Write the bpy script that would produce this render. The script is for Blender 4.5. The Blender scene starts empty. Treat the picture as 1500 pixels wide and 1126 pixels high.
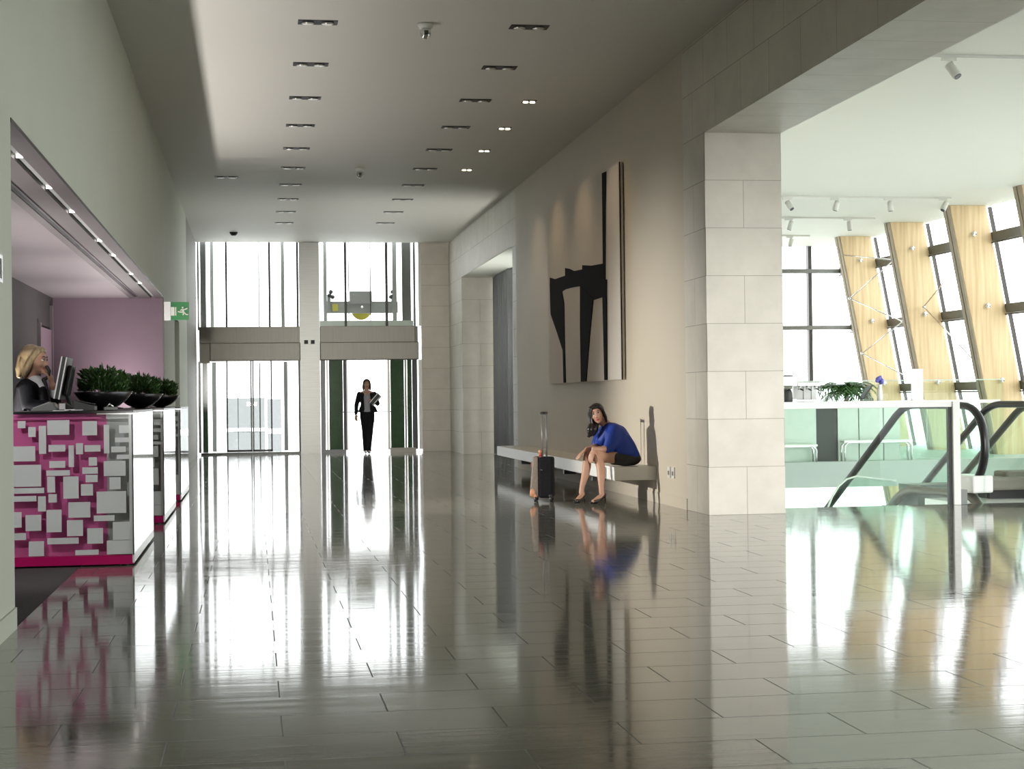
import bpy, bmesh, math, random
from mathutils import Vector, Matrix, Quaternion
random.seed(7)
S = bpy.context.scene
C = S.collection
R = math.radians
PI = math.pi

# ------------------------------------------------------------------ materials
MATS = {}
def nd(nt, t, **kw):
    n = nt.nodes.new(t)
    for k, v in kw.items():
        setattr(n, k, v)
    return n
def base(name):
    m = bpy.data.materials.new(name); m.use_nodes = True
    nt = m.node_tree; nt.nodes.clear()
    out = nd(nt, 'ShaderNodeOutputMaterial')
    return m, nt, out
def pmat(name, col, rough=.5, metal=0., ior=1.5, var=.06, scale=(6, 6, 6), bump=0., bscale=None, coat=0., emit=None, estr=0., trans=0., aniso=0.):
    """procedural principled material: colour wobbles a little with noise, optional noise bump"""
    m, nt, out = base(name)
    p = nd(nt, 'ShaderNodeBsdfPrincipled')
    nt.links.new(p.outputs[0], out.inputs[0])
    tc = nd(nt, 'ShaderNodeTexCoord'); mp = nd(nt, 'ShaderNodeMapping')
    mp.inputs['Scale'].default_value = scale
    nt.links.new(tc.outputs['Object'], mp.inputs[0])
    nz = nd(nt, 'ShaderNodeTexNoise'); nz.inputs['Scale'].default_value = 1.; nz.inputs['Detail'].default_value = 4.
    nt.links.new(mp.outputs[0], nz.inputs['Vector'])
    cr = nd(nt, 'ShaderNodeValToRGB')
    a, b = cr.color_ramp.elements
    a.position, b.position = .3, .7
    a.color = (*[max(0, c*(1-var)) for c in col], 1); b.color = (*[min(1, c*(1+var)) for c in col], 1)
    nt.links.new(nz.outputs['Fac'], cr.inputs[0]); nt.links.new(cr.outputs[0], p.inputs['Base Color'])
    p.inputs['Roughness'].default_value = rough; p.inputs['Metallic'].default_value = metal
    p.inputs['IOR'].default_value = ior; p.inputs['Coat Weight'].default_value = coat
    if aniso: p.inputs['Anisotropic'].default_value = aniso
    if emit:
        p.inputs['Emission Color'].default_value = (*emit, 1); p.inputs['Emission Strength'].default_value = estr
    if bump:
        n2 = nz
        if bscale:
            mp2 = nd(nt, 'ShaderNodeMapping'); mp2.inputs['Scale'].default_value = bscale
            nt.links.new(tc.outputs['Object'], mp2.inputs[0])
            n2 = nd(nt, 'ShaderNodeTexNoise'); n2.inputs['Scale'].default_value = 1.; n2.inputs['Detail'].default_value = 3.
            nt.links.new(mp2.outputs[0], n2.inputs['Vector'])
        bp = nd(nt, 'ShaderNodeBump'); bp.inputs['Strength'].default_value = bump; bp.inputs['Distance'].default_value = .01
        nt.links.new(n2.outputs['Fac'], bp.inputs['Height']); nt.links.new(bp.outputs[0], p.inputs['Normal'])
    MATS[name] = m
    return m
def glass(name, tint, refl=1., rough=0.0, ior=1.45):
    """thin pane: tinted see-through mixed with a fresnel mirror"""
    m, nt, out = base(name)
    t = nd(nt, 'ShaderNodeBsdfTransparent'); t.inputs[0].default_value = (*tint, 1)
    g = nd(nt, 'ShaderNodeBsdfGlossy'); g.inputs['Roughness'].default_value = rough
    g.inputs['Color'].default_value = (refl, refl, refl, 1)
    f = nd(nt, 'ShaderNodeFresnel'); f.inputs[0].default_value = ior
    mx = nd(nt, 'ShaderNodeMixShader')
    ge = nd(nt, 'ShaderNodeNewGeometry'); iv = nd(nt, 'ShaderNodeMath', operation='SUBTRACT'); iv.inputs[0].default_value = 1.
    nt.links.new(ge.outputs['Backfacing'], iv.inputs[1])
    mu = nd(nt, 'ShaderNodeMath', operation='MULTIPLY')      # mirror only on the outer faces of a pane
    nt.links.new(f.outputs[0], mu.inputs[0]); nt.links.new(iv.outputs[0], mu.inputs[1])
    nt.links.new(mu.outputs[0], mx.inputs[0]); nt.links.new(t.outputs[0], mx.inputs[1]); nt.links.new(g.outputs[0], mx.inputs[2])
    nt.links.new(mx.outputs[0], out.inputs[0])
    MATS[name] = m
    return m
def tiles(name, col, ax, off, bw, rh, mortar=.004, mcol=None, rough=.5, var=.03, bump=0., ior=1.5, streak=None, rough_var=0., offset=.5, mbump=.35):
    """running-bond slabs; ax = two object axes used as (along, across)"""
    m, nt, out = base(name)
    p = nd(nt, 'ShaderNodeBsdfPrincipled'); nt.links.new(p.outputs[0], out.inputs[0])
    tc = nd(nt, 'ShaderNodeTexCoord'); sx = nd(nt, 'ShaderNodeSeparateXYZ'); cb = nd(nt, 'ShaderNodeCombineXYZ')
    nt.links.new(tc.outputs['Object'], sx.inputs[0])
    for i in (0, 1):
        a = nd(nt, 'ShaderNodeMath', operation='SUBTRACT'); a.inputs[1].default_value = off[i]
        nt.links.new(sx.outputs['XYZ'.index(ax[i])], a.inputs[0]); nt.links.new(a.outputs[0], cb.inputs[i])
    bk = nd(nt, 'ShaderNodeTexBrick'); bk.offset = offset; bk.offset_frequency = 2; bk.squash = 1.
    bk.inputs['Scale'].default_value = 1.; bk.inputs['Mortar Size'].default_value = mortar; bk.inputs['Mortar Smooth'].default_value = .1
    bk.inputs['Brick Width'].default_value = bw; bk.inputs['Row Height'].default_value = rh; bk.inputs['Bias'].default_value = 0.
    bk.inputs['Color1'].default_value = (*[c*(1-var) for c in col], 1); bk.inputs['Color2'].default_value = (*[c*(1+var) for c in col], 1)
    bk.inputs['Mortar'].default_value = (*(mcol or [c*.35 for c in col]), 1)
    nt.links.new(cb.outputs[0], bk.inputs['Vector'])
    mp = nd(nt, 'ShaderNodeMapping'); mp.inputs['Scale'].default_value = streak or (3, 3, 3)
    nt.links.new(tc.outputs['Object'], mp.inputs[0])
    nz = nd(nt, 'ShaderNodeTexNoise'); nz.inputs['Scale'].default_value = 1.; nz.inputs['Detail'].default_value = 6.; nz.inputs['Roughness'].default_value = .6
    nt.links.new(mp.outputs[0], nz.inputs['Vector'])
    mr = nd(nt, 'ShaderNodeMapRange'); mr.inputs['To Min'].default_value = .84; mr.inputs['To Max'].default_value = 1.16
    nt.links.new(nz.outputs['Fac'], mr.inputs['Value'])
    vm = nd(nt, 'ShaderNodeVectorMath', operation='SCALE')
    nt.links.new(bk.outputs['Color'], vm.inputs[0]); nt.links.new(mr.outputs[0], vm.inputs['Scale'])
    nt.links.new(vm.outputs[0], p.inputs['Base Color'])
    p.inputs['IOR'].default_value = ior
    rr = nd(nt, 'ShaderNodeMapRange'); rr.inputs['From Min'].default_value = .35; rr.inputs['From Max'].default_value = .7
    rr.inputs['To Min'].default_value = rough; rr.inputs['To Max'].default_value = rough+rough_var
    nt.links.new(nz.outputs['Fac'], rr.inputs['Value'])
    ad = nd(nt, 'ShaderNodeMath', operation='MULTIPLY_ADD'); ad.inputs[1].default_value = .4
    nt.links.new(bk.outputs['Fac'], ad.inputs[0]); nt.links.new(rr.outputs[0], ad.inputs[2])
    nt.links.new(ad.outputs[0], p.inputs['Roughness'])
    b1 = nd(nt, 'ShaderNodeBump'); b1.inputs['Strength'].default_value = mbump; b1.inputs['Distance'].default_value = .002; b1.invert = True
    nt.links.new(bk.outputs['Fac'], b1.inputs['Height'])
    last = b1
    if bump:
        b2 = nd(nt, 'ShaderNodeBump'); b2.inputs['Strength'].default_value = bump; b2.inputs['Distance'].default_value = .004
        nt.links.new(nz.outputs['Fac'], b2.inputs['Height']); nt.links.new(b1.outputs[0], b2.inputs['Normal']); last = b2
    nt.links.new(last.outputs[0], p.inputs['Normal'])
    MATS[name] = m
    return m
def wood(name):
    m, nt, out = base(name)
    p = nd(nt, 'ShaderNodeBsdfPrincipled'); nt.links.new(p.outputs[0], out.inputs[0])
    tc = nd(nt, 'ShaderNodeTexCoord'); mp = nd(nt, 'ShaderNodeMapping'); mp.inputs['Scale'].default_value = (14, 14, .7)
    # grain follows the lean of the column
    mp.inputs['Rotation'].default_value = (0, R(10.6), 0)
    nt.links.new(tc.outputs['Object'], mp.inputs[0])
    nz = nd(nt, 'ShaderNodeTexNoise'); nz.inputs['Scale'].default_value = 1.; nz.inputs['Detail'].default_value = 5.
    nt.links.new(mp.outputs[0], nz.inputs['Vector'])
    cr = nd(nt, 'ShaderNodeValToRGB'); cr.color_ramp.elements[0].position = .3; cr.color_ramp.elements[1].position = .72
    cr.color_ramp.elements[0].color = (.54, .38, .20, 1); cr.color_ramp.elements[1].color = (.74, .59, .36, 1)
    nt.links.new(nz.outputs['Fac'], cr.inputs[0]); nt.links.new(cr.outputs[0], p.inputs['Base Color'])
    p.inputs['Roughness'].default_value = .5
    MATS[name] = m

tiles('floor_stone', (.185, .178, .150), 'XY', (.09, 0.), .815, .4, mortar=.0032, mcol=(.05, .05, .045), rough=.045, rough_var=.06, var=.10, bump=.08, ior=1.6, streak=(1.1, 15, 1))
tiles('pier_stone', (.66, .62, .54), 'XZ', (4.53, 0), .8, .484, mortar=.003, mcol=(.36, .34, .29), rough=.5, var=.02)
tiles('side_stone', (.62, .58, .50), 'YZ', (16.22, 0), .86, .484, mortar=.003, mcol=(.30, .28, .24), rough=.5, var=.03)
tiles('soffit_stone', (.62, .59, .51), 'XY', (0, 0), 40., .66, mortar=.003, mcol=(.33, .31, .27), rough=.5, var=.02)
tiles('end_stone', (.60, .56, .48), 'XZ', (0, 0), 40., .484, mortar=.004, mcol=(.36, .33, .28), rough=.45, var=.02)
pmat('ceiling_paint', (.60, .58, .53), .6, var=.01, scale=(.5, .5, .5))
pmat('atrium_paint', (.66, .67, .60), .7, var=.01, scale=(.5, .5, .5))
pmat('plaster_left', (.48, .50, .42), .7, var=.02, scale=(1, 1, 1))
pmat('plaster_right', (.60, .535, .435), .6, var=.02, scale=(1, 1, 1))
pmat('taupe_panel', (.17, .155, .125), .65, var=.03)
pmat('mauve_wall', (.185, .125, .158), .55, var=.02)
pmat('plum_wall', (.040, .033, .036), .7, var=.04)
pmat('reception_ceiling', (.16, .14, .148), .3, var=.02)
pmat('bronze_soffit', (.05, .042, .042), .5, metal=.1, var=.05)
pmat('carpet', (.055, .05, .05), .95, var=.2, scale=(60, 60, 60))
pmat('white_lacquer', (.82, .82, .80), .25, var=.01)
pmat('bench_white', (.74, .73, .69), .35, var=.01)
pmat('black_matt', (.012, .012, .013), .5, var=.15)
pmat('black_gloss', (.008, .008, .009), .28, var=.1)
pmat('dark_grey', (.05, .052, .05), .45, var=.06)
pmat('mid_grey', (.20, .21, .20), .4, var=.05)
pmat('steel', (.33, .33, .31), .38, metal=.85, var=.05, scale=(1, 1, 40), bump=.02)
pmat('brushed_steel', (.21, .20, .175), .42, metal=.7, var=.05, scale=(40, 40, 1))
pmat('chrome', (.75, .75, .75), .12, metal=1., var=.02)
pmat('mullion_grey', (.16, .165, .16), .4, metal=.3, var=.05)
pmat('mullion_dark', (.03, .027, .025), .4, var=.05)
pmat('green_panel', (.030, .085, .030), .12, var=.1)
pmat('pink_panel', (.62, .13, .34), .4, var=.02)
pmat('pink_base', (.50, .004, .12), .3, var=.03)
pmat('grey_panel', (.42, .44, .43), .35, var=.03)
pmat('square_white', (.80, .80, .80), .4, var=.01)
pmat('mirror_side', (.62, .65, .64), .06, var=.01, ior=1.9)
pmat('foliage', (.028, .075, .012), .5, var=.6, scale=(25, 25, 25))
pmat('palm_leaf', (.075, .17, .04), .5, var=.4, scale=(25, 25, 25))
pmat('soil', (.02, .015, .01), .9, var=.3)
pmat('skin', (.45, .25, .165), .5, var=.05, scale=(12, 12, 12))
pmat('skin_dim', (.44, .25, .17), .5, var=.05, scale=(12, 12, 12))
pmat('hair_black', (.012, .009, .008), .35, var=.3, scale=(90, 90, 8))
pmat('hair_brown', (.035, .02, .013), .4, var=.3, scale=(90, 90, 8))
pmat('hair_blonde', (.30, .22, .12), .4, var=.28, scale=(70, 70, 6))
pmat('blue_cloth', (.004, .036, .30), .6, var=.12, scale=(14, 14, 4), bump=.25)
pmat('charcoal_cloth', (.022, .021, .022), .8, var=.1, scale=(30, 30, 30))
pmat('black_cloth', (.012, .012, .014), .85, var=.12, scale=(30, 30, 30), ior=1.2)
pmat('white_cloth', (.74, .74, .76), .7, var=.03)
pmat('grey_cloth', (.30, .30, .32), .7, var=.05)
pmat('patent', (.012, .007, .007), .08, var=.1, coat=1.)
pmat('lip_red', (.42, .10, .09), .4, var=.03)
pmat('eye_white', (.7, .7, .68), .3, var=.01)
pmat('taupe_cloth', (.17, .14, .11), .6, var=.12, scale=(30, 30, 30))
pmat('tan_leather', (.55, .25, .14), .4, var=.1)
pmat('red_leather', (.45, .05, .03), .35, var=.1)
pmat('canvas', (.60, .55, .48), .8, var=.02, scale=(2, 2, 2))
pmat('canvas_pale', (.66, .62, .57), .8, var=.02, scale=(2, 2, 2))
pmat('art_black', (.007, .006, .008), .8, var=.2, ior=1.12)
pmat('curtain_grey', (.36, .37, .39), .75, var=.05)
pmat('sign_green', (.02, .25, .06), .35, var=.02)
pmat('sign_white', (.85, .88, .75), .4, var=.01)
pmat('yellow_paint', (.42, .38, .05), .5, var=.1)
pmat('blue_petal', (.16, .15, .55), .6, var=.3, scale=(60, 60, 60))
pmat('sofa_grey', (.26, .25, .21), .8, var=.05)
pmat('mint_panel', (.58, .68, .60), .25, var=.03)
pmat('rubber_black', (.013, .013, .014), .35, var=.1)
pmat('ground_pale', (.70, .72, .70), .9, var=.03)
pmat('far_building', (.17, .175, .178), .8, var=.03)
pmat('far_slab', (.40, .43, .41), .5, var=.02)
pmat('lamp_warm', (.9, .9, .85), .4, var=.01, emit=(1., .86, .62), estr=9.)
pmat('lamp_off', (.55, .53, .48), .3, metal=.6, var=.02)
pmat('led', (.9, .9, .9), .4, var=.01, emit=(1., .93, .85), estr=7.)
pmat('screen', (.02, .02, .025), .15, var=.05)
pmat('track_white', (.70, .70, .66), .4, var=.02)
wood('glulam')
pmat('edge_timber', (.30, .24, .15), .6, var=.1)
glass('clear_glass', (.985, .99, .985))
glass('green_glass', (.90, .962, .93), ior=1.35)
glass('front_glass', (.97, .98, .975), ior=1.12)
glass('edge_glass', (.30, .55, .45))
glass('shaft_glass', (.90, .93, .91))

# ------------------------------------------------------------------ mesh builder
class MB:
    def __init__(s): s.v = []; s.f = []; s.sm = []
    def add(s, vs, fs, smooth=False):
        n = len(s.v); s.v += [Vector(q) for q in vs]; s.f += [[i+n for i in q] for q in fs]; s.sm += [smooth]*len(fs); return s
    def box(s, x0, x1, y0, y1, z0, z1):
        v = [(x, y, z) for z in (z0, z1) for y in (y0, y1) for x in (x0, x1)]
        return s.add(v, [(0, 2, 3, 1), (4, 5, 7, 6), (0, 1, 5, 4), (2, 6, 7, 3), (0, 4, 6, 2), (1, 3, 7, 5)])
    def hexa(s, b, t):
        """four bottom corners and four top corners, same winding (counter-clockwise from above)"""
        return s.add(list(b)+list(t), [(3, 2, 1, 0), (4, 5, 6, 7), (0, 1, 5, 4), (1, 2, 6, 5), (2, 3, 7, 6), (3, 0, 4, 7)])
    def obox(s, c, size, rot):
        m = rot.to_matrix() if not isinstance(rot, Matrix) else rot
        v = [Vector(c)+m @ Vector((x*size[0]/2, y*size[1]/2, z*size[2]/2)) for z in (-1, 1) for y in (-1, 1) for x in (-1, 1)]
        return s.add(v, [(0, 2, 3, 1), (4, 5, 7, 6), (0, 1, 5, 4), (2, 6, 7, 3), (0, 4, 6, 2), (1, 3, 7, 5)])
    def prism(s, poly, y0, y1, plane='XZ'):
        """closed polygon extruded along the third axis"""
        def mk(a, b, c): return {'XZ': (a, c, b), 'YZ': (c, a, b), 'XY': (a, b, c)}[plane]
        n = len(poly)
        v = [mk(a, b, y0) for a, b in poly]+[mk(a, b, y1) for a, b in poly]
        return s.add(v, [tuple(range(n))[::-1], tuple(range(n, 2*n))]+[(i, (i+1) % n, n+(i+1) % n, n+i) for i in range(n)])
    def tube(s, path, r, n=10, closed=False, r2=None, up=None):
        """round (or r x r2 oval) tube along a path"""
        P = [Vector(p) for p in path]; k = len(P); rings = []
        prev = None
        for i, p in enumerate(P):
            if closed: t = (P[(i+1) % k]-P[i-1])
            else: t = P[min(i+1, k-1)]-P[max(i-1, 0)]
            t.normalize()
            u = Vector(up) if up else (prev if prev else Vector((0, 0, 1)))
            if abs(u.dot(t)) > .98: u = Vector((1, 0, 0)) if abs(t.x) < .9 else Vector((0, 1, 0))
            a = t.cross(u).normalized(); b = a.cross(t).normalized(); prev = b
            ra = r[i] if isinstance(r, (list, tuple)) else r
            rb = (r2[i] if isinstance(r2, (list, tuple)) else r2) if r2 is not None else ra
            rings.append([p+a*math.cos(2*PI*j/n)*ra+b*math.sin(2*PI*j/n)*rb for j in range(n)])
        v = [q for rg in rings for q in rg]; f = []
        m = k if closed else k-1
        for i in range(m):
            i2 = (i+1) % k
            f += [(i*n+j, i*n+(j+1) % n, i2*n+(j+1) % n, i2*n+j) for j in range(n)]
        s.add(v, f, True)
        if not closed:
            b0 = len(s.v)-k*n
            s.f += [[b0+j for j in range(n)][::-1], [b0+(k-1)*n+j for j in range(n)]]; s.sm += [False, False]
        return s
    def lathe(s, prof, c, n=32, axis='Z'):
        v = []; f = []
        for r, h in prof:
            for j in range(n):
                a = 2*PI*j/n; x, y = r*math.cos(a), r*math.sin(a)
                v.append(Vector(c)+Vector({'Z': (x, y, h), 'Y': (x, h, y), 'X': (h, x, y)}[axis]))
        for i in range(len(prof)-1):
            f += [(i*n+j, i*n+(j+1) % n, (i+1)*n+(j+1) % n, (i+1)*n+j) for j in range(n)]
        f += [tuple(range(n))[::-1], tuple((len(prof)-1)*n+j for j in range(n))]
        return s.add(v, f, True)
    def ball(s, c, r, nu=14, nv=9, m=None):
        r = (r, r, r) if not isinstance(r, (tuple, list)) else r
        c = Vector(c); v = []; f = []
        def T(q): return c+((m @ Vector(q)) if m else Vector(q))
        v.append(T((0, 0, -r[2])))
        for i in range(1, nv):
            ph = -PI/2+PI*i/nv
            for j in range(nu):
                th = 2*PI*j/nu
                v.append(T((r[0]*math.cos(ph)*math.cos(th), r[1]*math.cos(ph)*math.sin(th), r[2]*math.sin(ph))))
        v.append(T((0, 0, r[2]))); L = len(v)-1
        f += [(0, 1+(j+1) % nu, 1+j) for j in range(nu)]
        for i in range(nv-2):
            f += [(1+i*nu+j, 1+i*nu+(j+1) % nu, 1+(i+1)*nu+(j+1) % nu, 1+(i+1)*nu+j) for j in range(nu)]
        f += [(L, 1+(nv-2)*nu+j, 1+(nv-2)*nu+(j+1) % nu) for j in range(nu)]
        return s.add(v, f, True)
    def cap(s, p0, r0, p1, r1, n=12):
        """tapered capsule"""
        p0, p1 = Vector(p0), Vector(p1)
        s.ball(p0, r0, n, 8); s.ball(p1, r1, n, 8)
        if (p1-p0).length > 1e-5: s.tube([p0, p1], [r0, r1], n)
        return s
    def limb(s, *pr):
        """chain of capsules: (point, radius), ..."""
        for (a, ra), (b, rb) in zip(pr, pr[1:]): s.cap(a, ra, b, rb)
        return s
    def sweep(s, keys, n=10):
        """solid swept by ellipsoids interpolated between keys (centre, (rx, ry, rz), rot about Z, tilt about Y)"""
        for a, b in zip(keys, keys[1:]):
            for i in range(n):
                t = i/(n-1)
                c = Vector(a[0]).lerp(Vector(b[0]), t); r = [p+(q-p)*t for p, q in zip(a[1], b[1])]
                ra = a[2] if len(a) > 2 else 0; rb = b[2] if len(b) > 2 else 0
                ta = a[3] if len(a) > 3 else 0; tb = b[3] if len(b) > 3 else 0
                m = Matrix.Rotation(ra+(rb-ra)*t, 3, 'Z') @ Matrix.Rotation(ta+(tb-ta)*t, 3, 'Y')
                s.ball(c, r, 16, 10, m)
        return s
    def build(s, name, mat, parent=None, bevel=0., remesh=0., smooth=0, subsurf=0, origin=None):
        o3 = Vector(origin) if origin is not None else (wloc(parent) if parent else Vector((0, 0, 0)))
        me = bpy.data.meshes.new(name)
        me.from_pydata([v-o3 for v in s.v], [], s.f)
        me.polygons.foreach_set('use_smooth', s.sm)
        bm = bmesh.new(); bm.from_mesh(me); bmesh.ops.recalc_face_normals(bm, faces=bm.faces); bm.to_mesh(me); bm.free()
        me.materials.append(MATS[mat]); me.update()
        o = bpy.data.objects.new(name, me); C.objects.link(o)
        if parent:
            o.parent = parent
        else: o.location = o3
        if remesh:
            md = o.modifiers.new('weld', 'REMESH'); md.mode = 'VOXEL'; md.voxel_size = remesh; md.use_smooth_shade = True
            if smooth:
                ms = o.modifiers.new('relax', 'SMOOTH'); ms.factor = .5; ms.iterations = smooth
        if bevel:
            mb = o.modifiers.new('edge', 'BEVEL'); mb.width = bevel; mb.segments = 2; mb.limit_method = 'ANGLE'
        if subsurf:
            ss = o.modifiers.new('sub', 'SUBSURF'); ss.levels = subsurf; ss.render_levels = subsurf
        return o
def wloc(o):
    v = Vector((0, 0, 0))
    while o is not None:
        v += o.location; o = o.parent
    return v
def tag(o, label=None, cat=None, group=None, kind=None):
    if label: o['label'] = label
    if cat: o['category'] = cat
    if group: o['group'] = group
    if kind: o['kind'] = kind
    return o
def thing(name, loc, label, cat, group=None):
    o = bpy.data.objects.new(name, None); C.objects.link(o); o.location = loc; o.empty_display_size = .1
    return tag(o, label, cat, group)
def struct(name, mb, mat, label=None, cat=None, **kw):
    o = mb.build(name, mat, **kw)
    return tag(o, label, cat, kind='structure')
def box(*a): return MB().box(*a)
KIDS = {}
def copy_tree(o, loc, label=None):
    c = o.copy(); C.objects.link(c); c.location = loc
    if label: c['label'] = label
    def rec(src, dst):
        for ch in [k for k in bpy.data.objects if k.parent == src]:
            d = ch.copy(); C.objects.link(d); d.parent = dst
            rec(ch, d)
    rec(o, c)
    return c
ORD = ['first', 'second', 'third', 'fourth', 'fifth', 'sixth', 'seventh', 'eighth', 'ninth', 'tenth', 'eleventh', 'twelfth']

# ------------------------------------------------------------------ setting
XL, XR, ZC, YB = -1.28, 4.53, 4.86, 38.4
fl = MB().box(XL, 16, -7, 17, -.3, 0).box(XL, 5.33, 17, 40.4, -.3, 0)
struct('floor', fl, 'floor_stone', 'polished grey stone floor in running bond', 'floor')
struct('floor.001', box(-3.2, XL, 7.5, 25, -.3, -.002), 'carpet', 'dark carpet behind the reception counters', 'floor')
struct('floor.002', box(5.33, 16.2, 28.5, 40, -.46, 0), 'far_slab', 'pale slab edge of the cafe floor beyond the void', 'floor')
struct('floor.003', box(7.62, 10.5, 17, 18.1, -.3, -.001), 'white_lacquer', 'pale landing at the head of the escalators', 'floor')
struct('ceiling', box(-1.4, 5.0, -7, 38.35, ZC, ZC+.3), 'ceiling_paint', 'flat painted ceiling of the lobby', 'ceiling')
struct('ceiling.001', box(5.0, 14.3, -7, 39.2, ZC, ZC+.3), 'atrium_paint', 'pale green white ceiling over the atrium', 'ceiling')
struct('ceiling.002', box(-2.9, -1.76, 9.0, 24.6, 2.73, 2.9), 'reception_ceiling', 'low ceiling over the reception desks', 'ceiling')
# left wall
struct('wall_left', box(-1.7, XL, -7, 9.21, 0, ZC), 'plaster_left', 'pale grey green wall end beside the reception', 'wall')
struct('wall_left.001', box(-1.388, XL, 9.21, 24.55, 2.74, ZC), 'plaster_left', 'pale header wall above the reception opening', 'wall')
lw = MB().box(-1.45, XL, 24.55, 27.85, 0, ZC).box(-1.45, XL, 29.6, 33, 0, ZC).box(-1.45, XL, 27.85, 29.6, 2.62, ZC)
struct('wall_left.002', lw, 'plaster_left', 'pale wall between the reception and the lifts', 'wall')
struct('wall_left.003', box(-1.45, XL-.0, 33, 38.6, 0, ZC), 'taupe_panel', 'taupe wall panel beside the left lift', 'wall')
struct('door_1', box(-1.43, -1.37, 27.85, 29.6, 0, 2.62), 'dark_grey', 'dark recessed doorway in the left wall', 'door')
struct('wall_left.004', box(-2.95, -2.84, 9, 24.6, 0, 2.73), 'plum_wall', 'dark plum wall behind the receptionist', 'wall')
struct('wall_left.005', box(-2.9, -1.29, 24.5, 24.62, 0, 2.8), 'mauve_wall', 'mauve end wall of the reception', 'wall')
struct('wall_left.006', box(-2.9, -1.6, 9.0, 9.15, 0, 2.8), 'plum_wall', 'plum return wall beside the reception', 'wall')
struct('door_2', MB().box(-2.84, -2.815, 22.9, 24.1, 0, 2.25), 'mauve_wall', 'mauve door in the plum side wall', 'door')
struct('trim_1', MB().box(-2.84, -2.80, 24.12, 24.22, 0, 2.6).box(-2.84, -2.80, 22.78, 22.88, 0, 2.3), 'reception_ceiling', 'pale door posts in the reception', 'trim')
# soffit bands of the reception opening
struct('trim_2', MB().box(-1.39, XL+.004, 9.21, 24.5, 2.725, 2.75).box(-1.61, -1.455, 9.21, 24.5, 2.725, 2.9).box(-1.76, -1.69, 9.21, 24.5, 2.725, 2.9), 'bronze_soffit', 'bronze bands under the reception header', 'trim')
struct('trim_3', box(-1.46, -1.385, 9.21, 24.5, 2.755, 2.9), 'mid_grey', 'pale light channel under the header', 'trim')
struct('trim_4', MB().box(-1.69, -1.678, 9.21, 24.5, 2.727, 2.76).box(-1.625, -1.613, 9.21, 24.5, 2.722, 2.76), 'chrome', 'thin metal partition tracks under the header', 'trim')
struct('trim_5', box(-1.678, -1.625, 9.21, 24.5, 2.75, 2.77), 'black_matt', 'dark slot between the partition tracks', 'trim')
struct('baseboard_left', box(XL, XL+.012, -7, 9.2, .0, .115), 'plaster_left', 'flush skirting of the near left wall', 'skirting')
# right wall
struct('wall_right', box(XR, 5.33, 17.05, 28.4, 0, ZC), 'plaster_right', 'pale plaster wall behind bench and painting', 'wall')
struct('wall_right.001', MB().box(XR, 5.33, 16.22, 17.05, 0, ZC), 'side_stone', 'stone flank of the pier', 'wall')
struct('trim_6', box(XR+.0, 5.331, 16.205, 16.225, 0, 3.868), 'pier_stone', 'pale stone slab facing of the pier', 'trim')
struct('wall_right.002', MB().box(XR, 5.33, -7, 16.22, 3.885, ZC), 'side_stone', 'stone lintel spanning towards the atrium', 'wall')
struct('trim_7', box(XR+.002, 5.328, -7, 16.21, 3.868, 3.886), 'soffit_stone', 'stone soffit slabs under the lintel', 'trim')
struct('wall_right.003', MB().box(XR, 5.33, -4.5, -3.7, 0, 3.868), 'pier_stone', 'second stone pier behind the viewer', 'wall')
far_r = MB().box(XR, 5.6, 28.4, 28.8, 0, ZC).box(XR, 5.6, 36, 38.6, 0, ZC).box(XR, 5.6, 28.8, 36, 3.9, ZC)
struct('wall_right.004', far_r, 'side_stone', 'stone wall around the curtained recess', 'wall')
struct('trim_8', box(XR+.002, 5.6, 35.985, 36.0, 0, 3.898), 'pier_stone', 'stone slab facing of the recess', 'trim')
struct('trim_9', box(XR+.004, 5.6, 28.8, 35.98, 3.885, 3.902), 'atrium_paint', 'white painted soffit of the recess', 'trim')
struct('baseboard_right', MB().box(XR-.008, XR, 17.05, 28.4, 0, .12), 'plaster_right', 'flush skirting under the long bench', 'skirting')
w1 = tag(bpy.data.objects.new('window_1', None), 'glazed opening behind the curtain in the recess', 'window', kind='structure'); C.objects.link(w1)
box(5.42, 5.44, 28.8, 36, 0, 3.88).build('window_pane', 'clear_glass', w1)
MB().box(5.40, 5.46, 28.8, 28.86, 0, 3.88).box(5.40, 5.46, 35.92, 35.98, 0, 3.88).box(5.40, 5.46, 28.86, 35.92, 3.82, 3.88).build('window_frame', 'mullion_grey', w1)
# back wall: stone right of the lifts
struct('wall_back', box(3.88, XR, YB, YB+.3, 0, ZC+.3), 'end_stone', 'stone slab wall right of the lifts', 'wall')
struct('wall_front', box(-1.7, 16, -7.2, -7, 0, ZC), 'plaster_right', 'wall behind the viewer', 'wall')

# ------------------------------------------------------------------ atrium glazing
GX = lambda z: 14.9-.1875*(z-1.5)
w2 = tag(bpy.data.objects.new('window_2', None), 'raking glass facade behind the timber columns', 'window', kind='structure'); C.objects.link(w2)
def rake(x0, x1, y0, y1, z0, z1):
    return ([(GX(z0)+x0, y0, z0), (GX(z0)+x1, y0, z0), (GX(z0)+x1, y1, z0), (GX(z0)+x0, y1, z0)],
            [(GX(z1)+x0, y0, z1), (GX(z1)+x1, y0, z1), (GX(z1)+x1, y1, z1), (GX(z1)+x0, y1, z1)])
MB().hexa(*rake(.10, .115, -7, 39.2, -4.2, 4.86)).build('window_pane', 'clear_glass', w2)
for z in (4.25, 2.85, 1.35, -.1):
    MB().hexa(*rake(-.10, .06, -7, 39.0, z-.09, z+.09)).build('transom', 'mullion_grey', w2)
    MB().hexa(*rake(-.14, -.11, -7, 39.0, z-.13, z-.10)).build('transom', 'dark_grey', w2)
for k in range(8):
    y = 36.8-3.05*k
    MB().hexa(*rake(.06, .11, y-.045, y+.045, -4.2, 4.86)).build('mullion', 'mullion_dark', w2)
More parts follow.
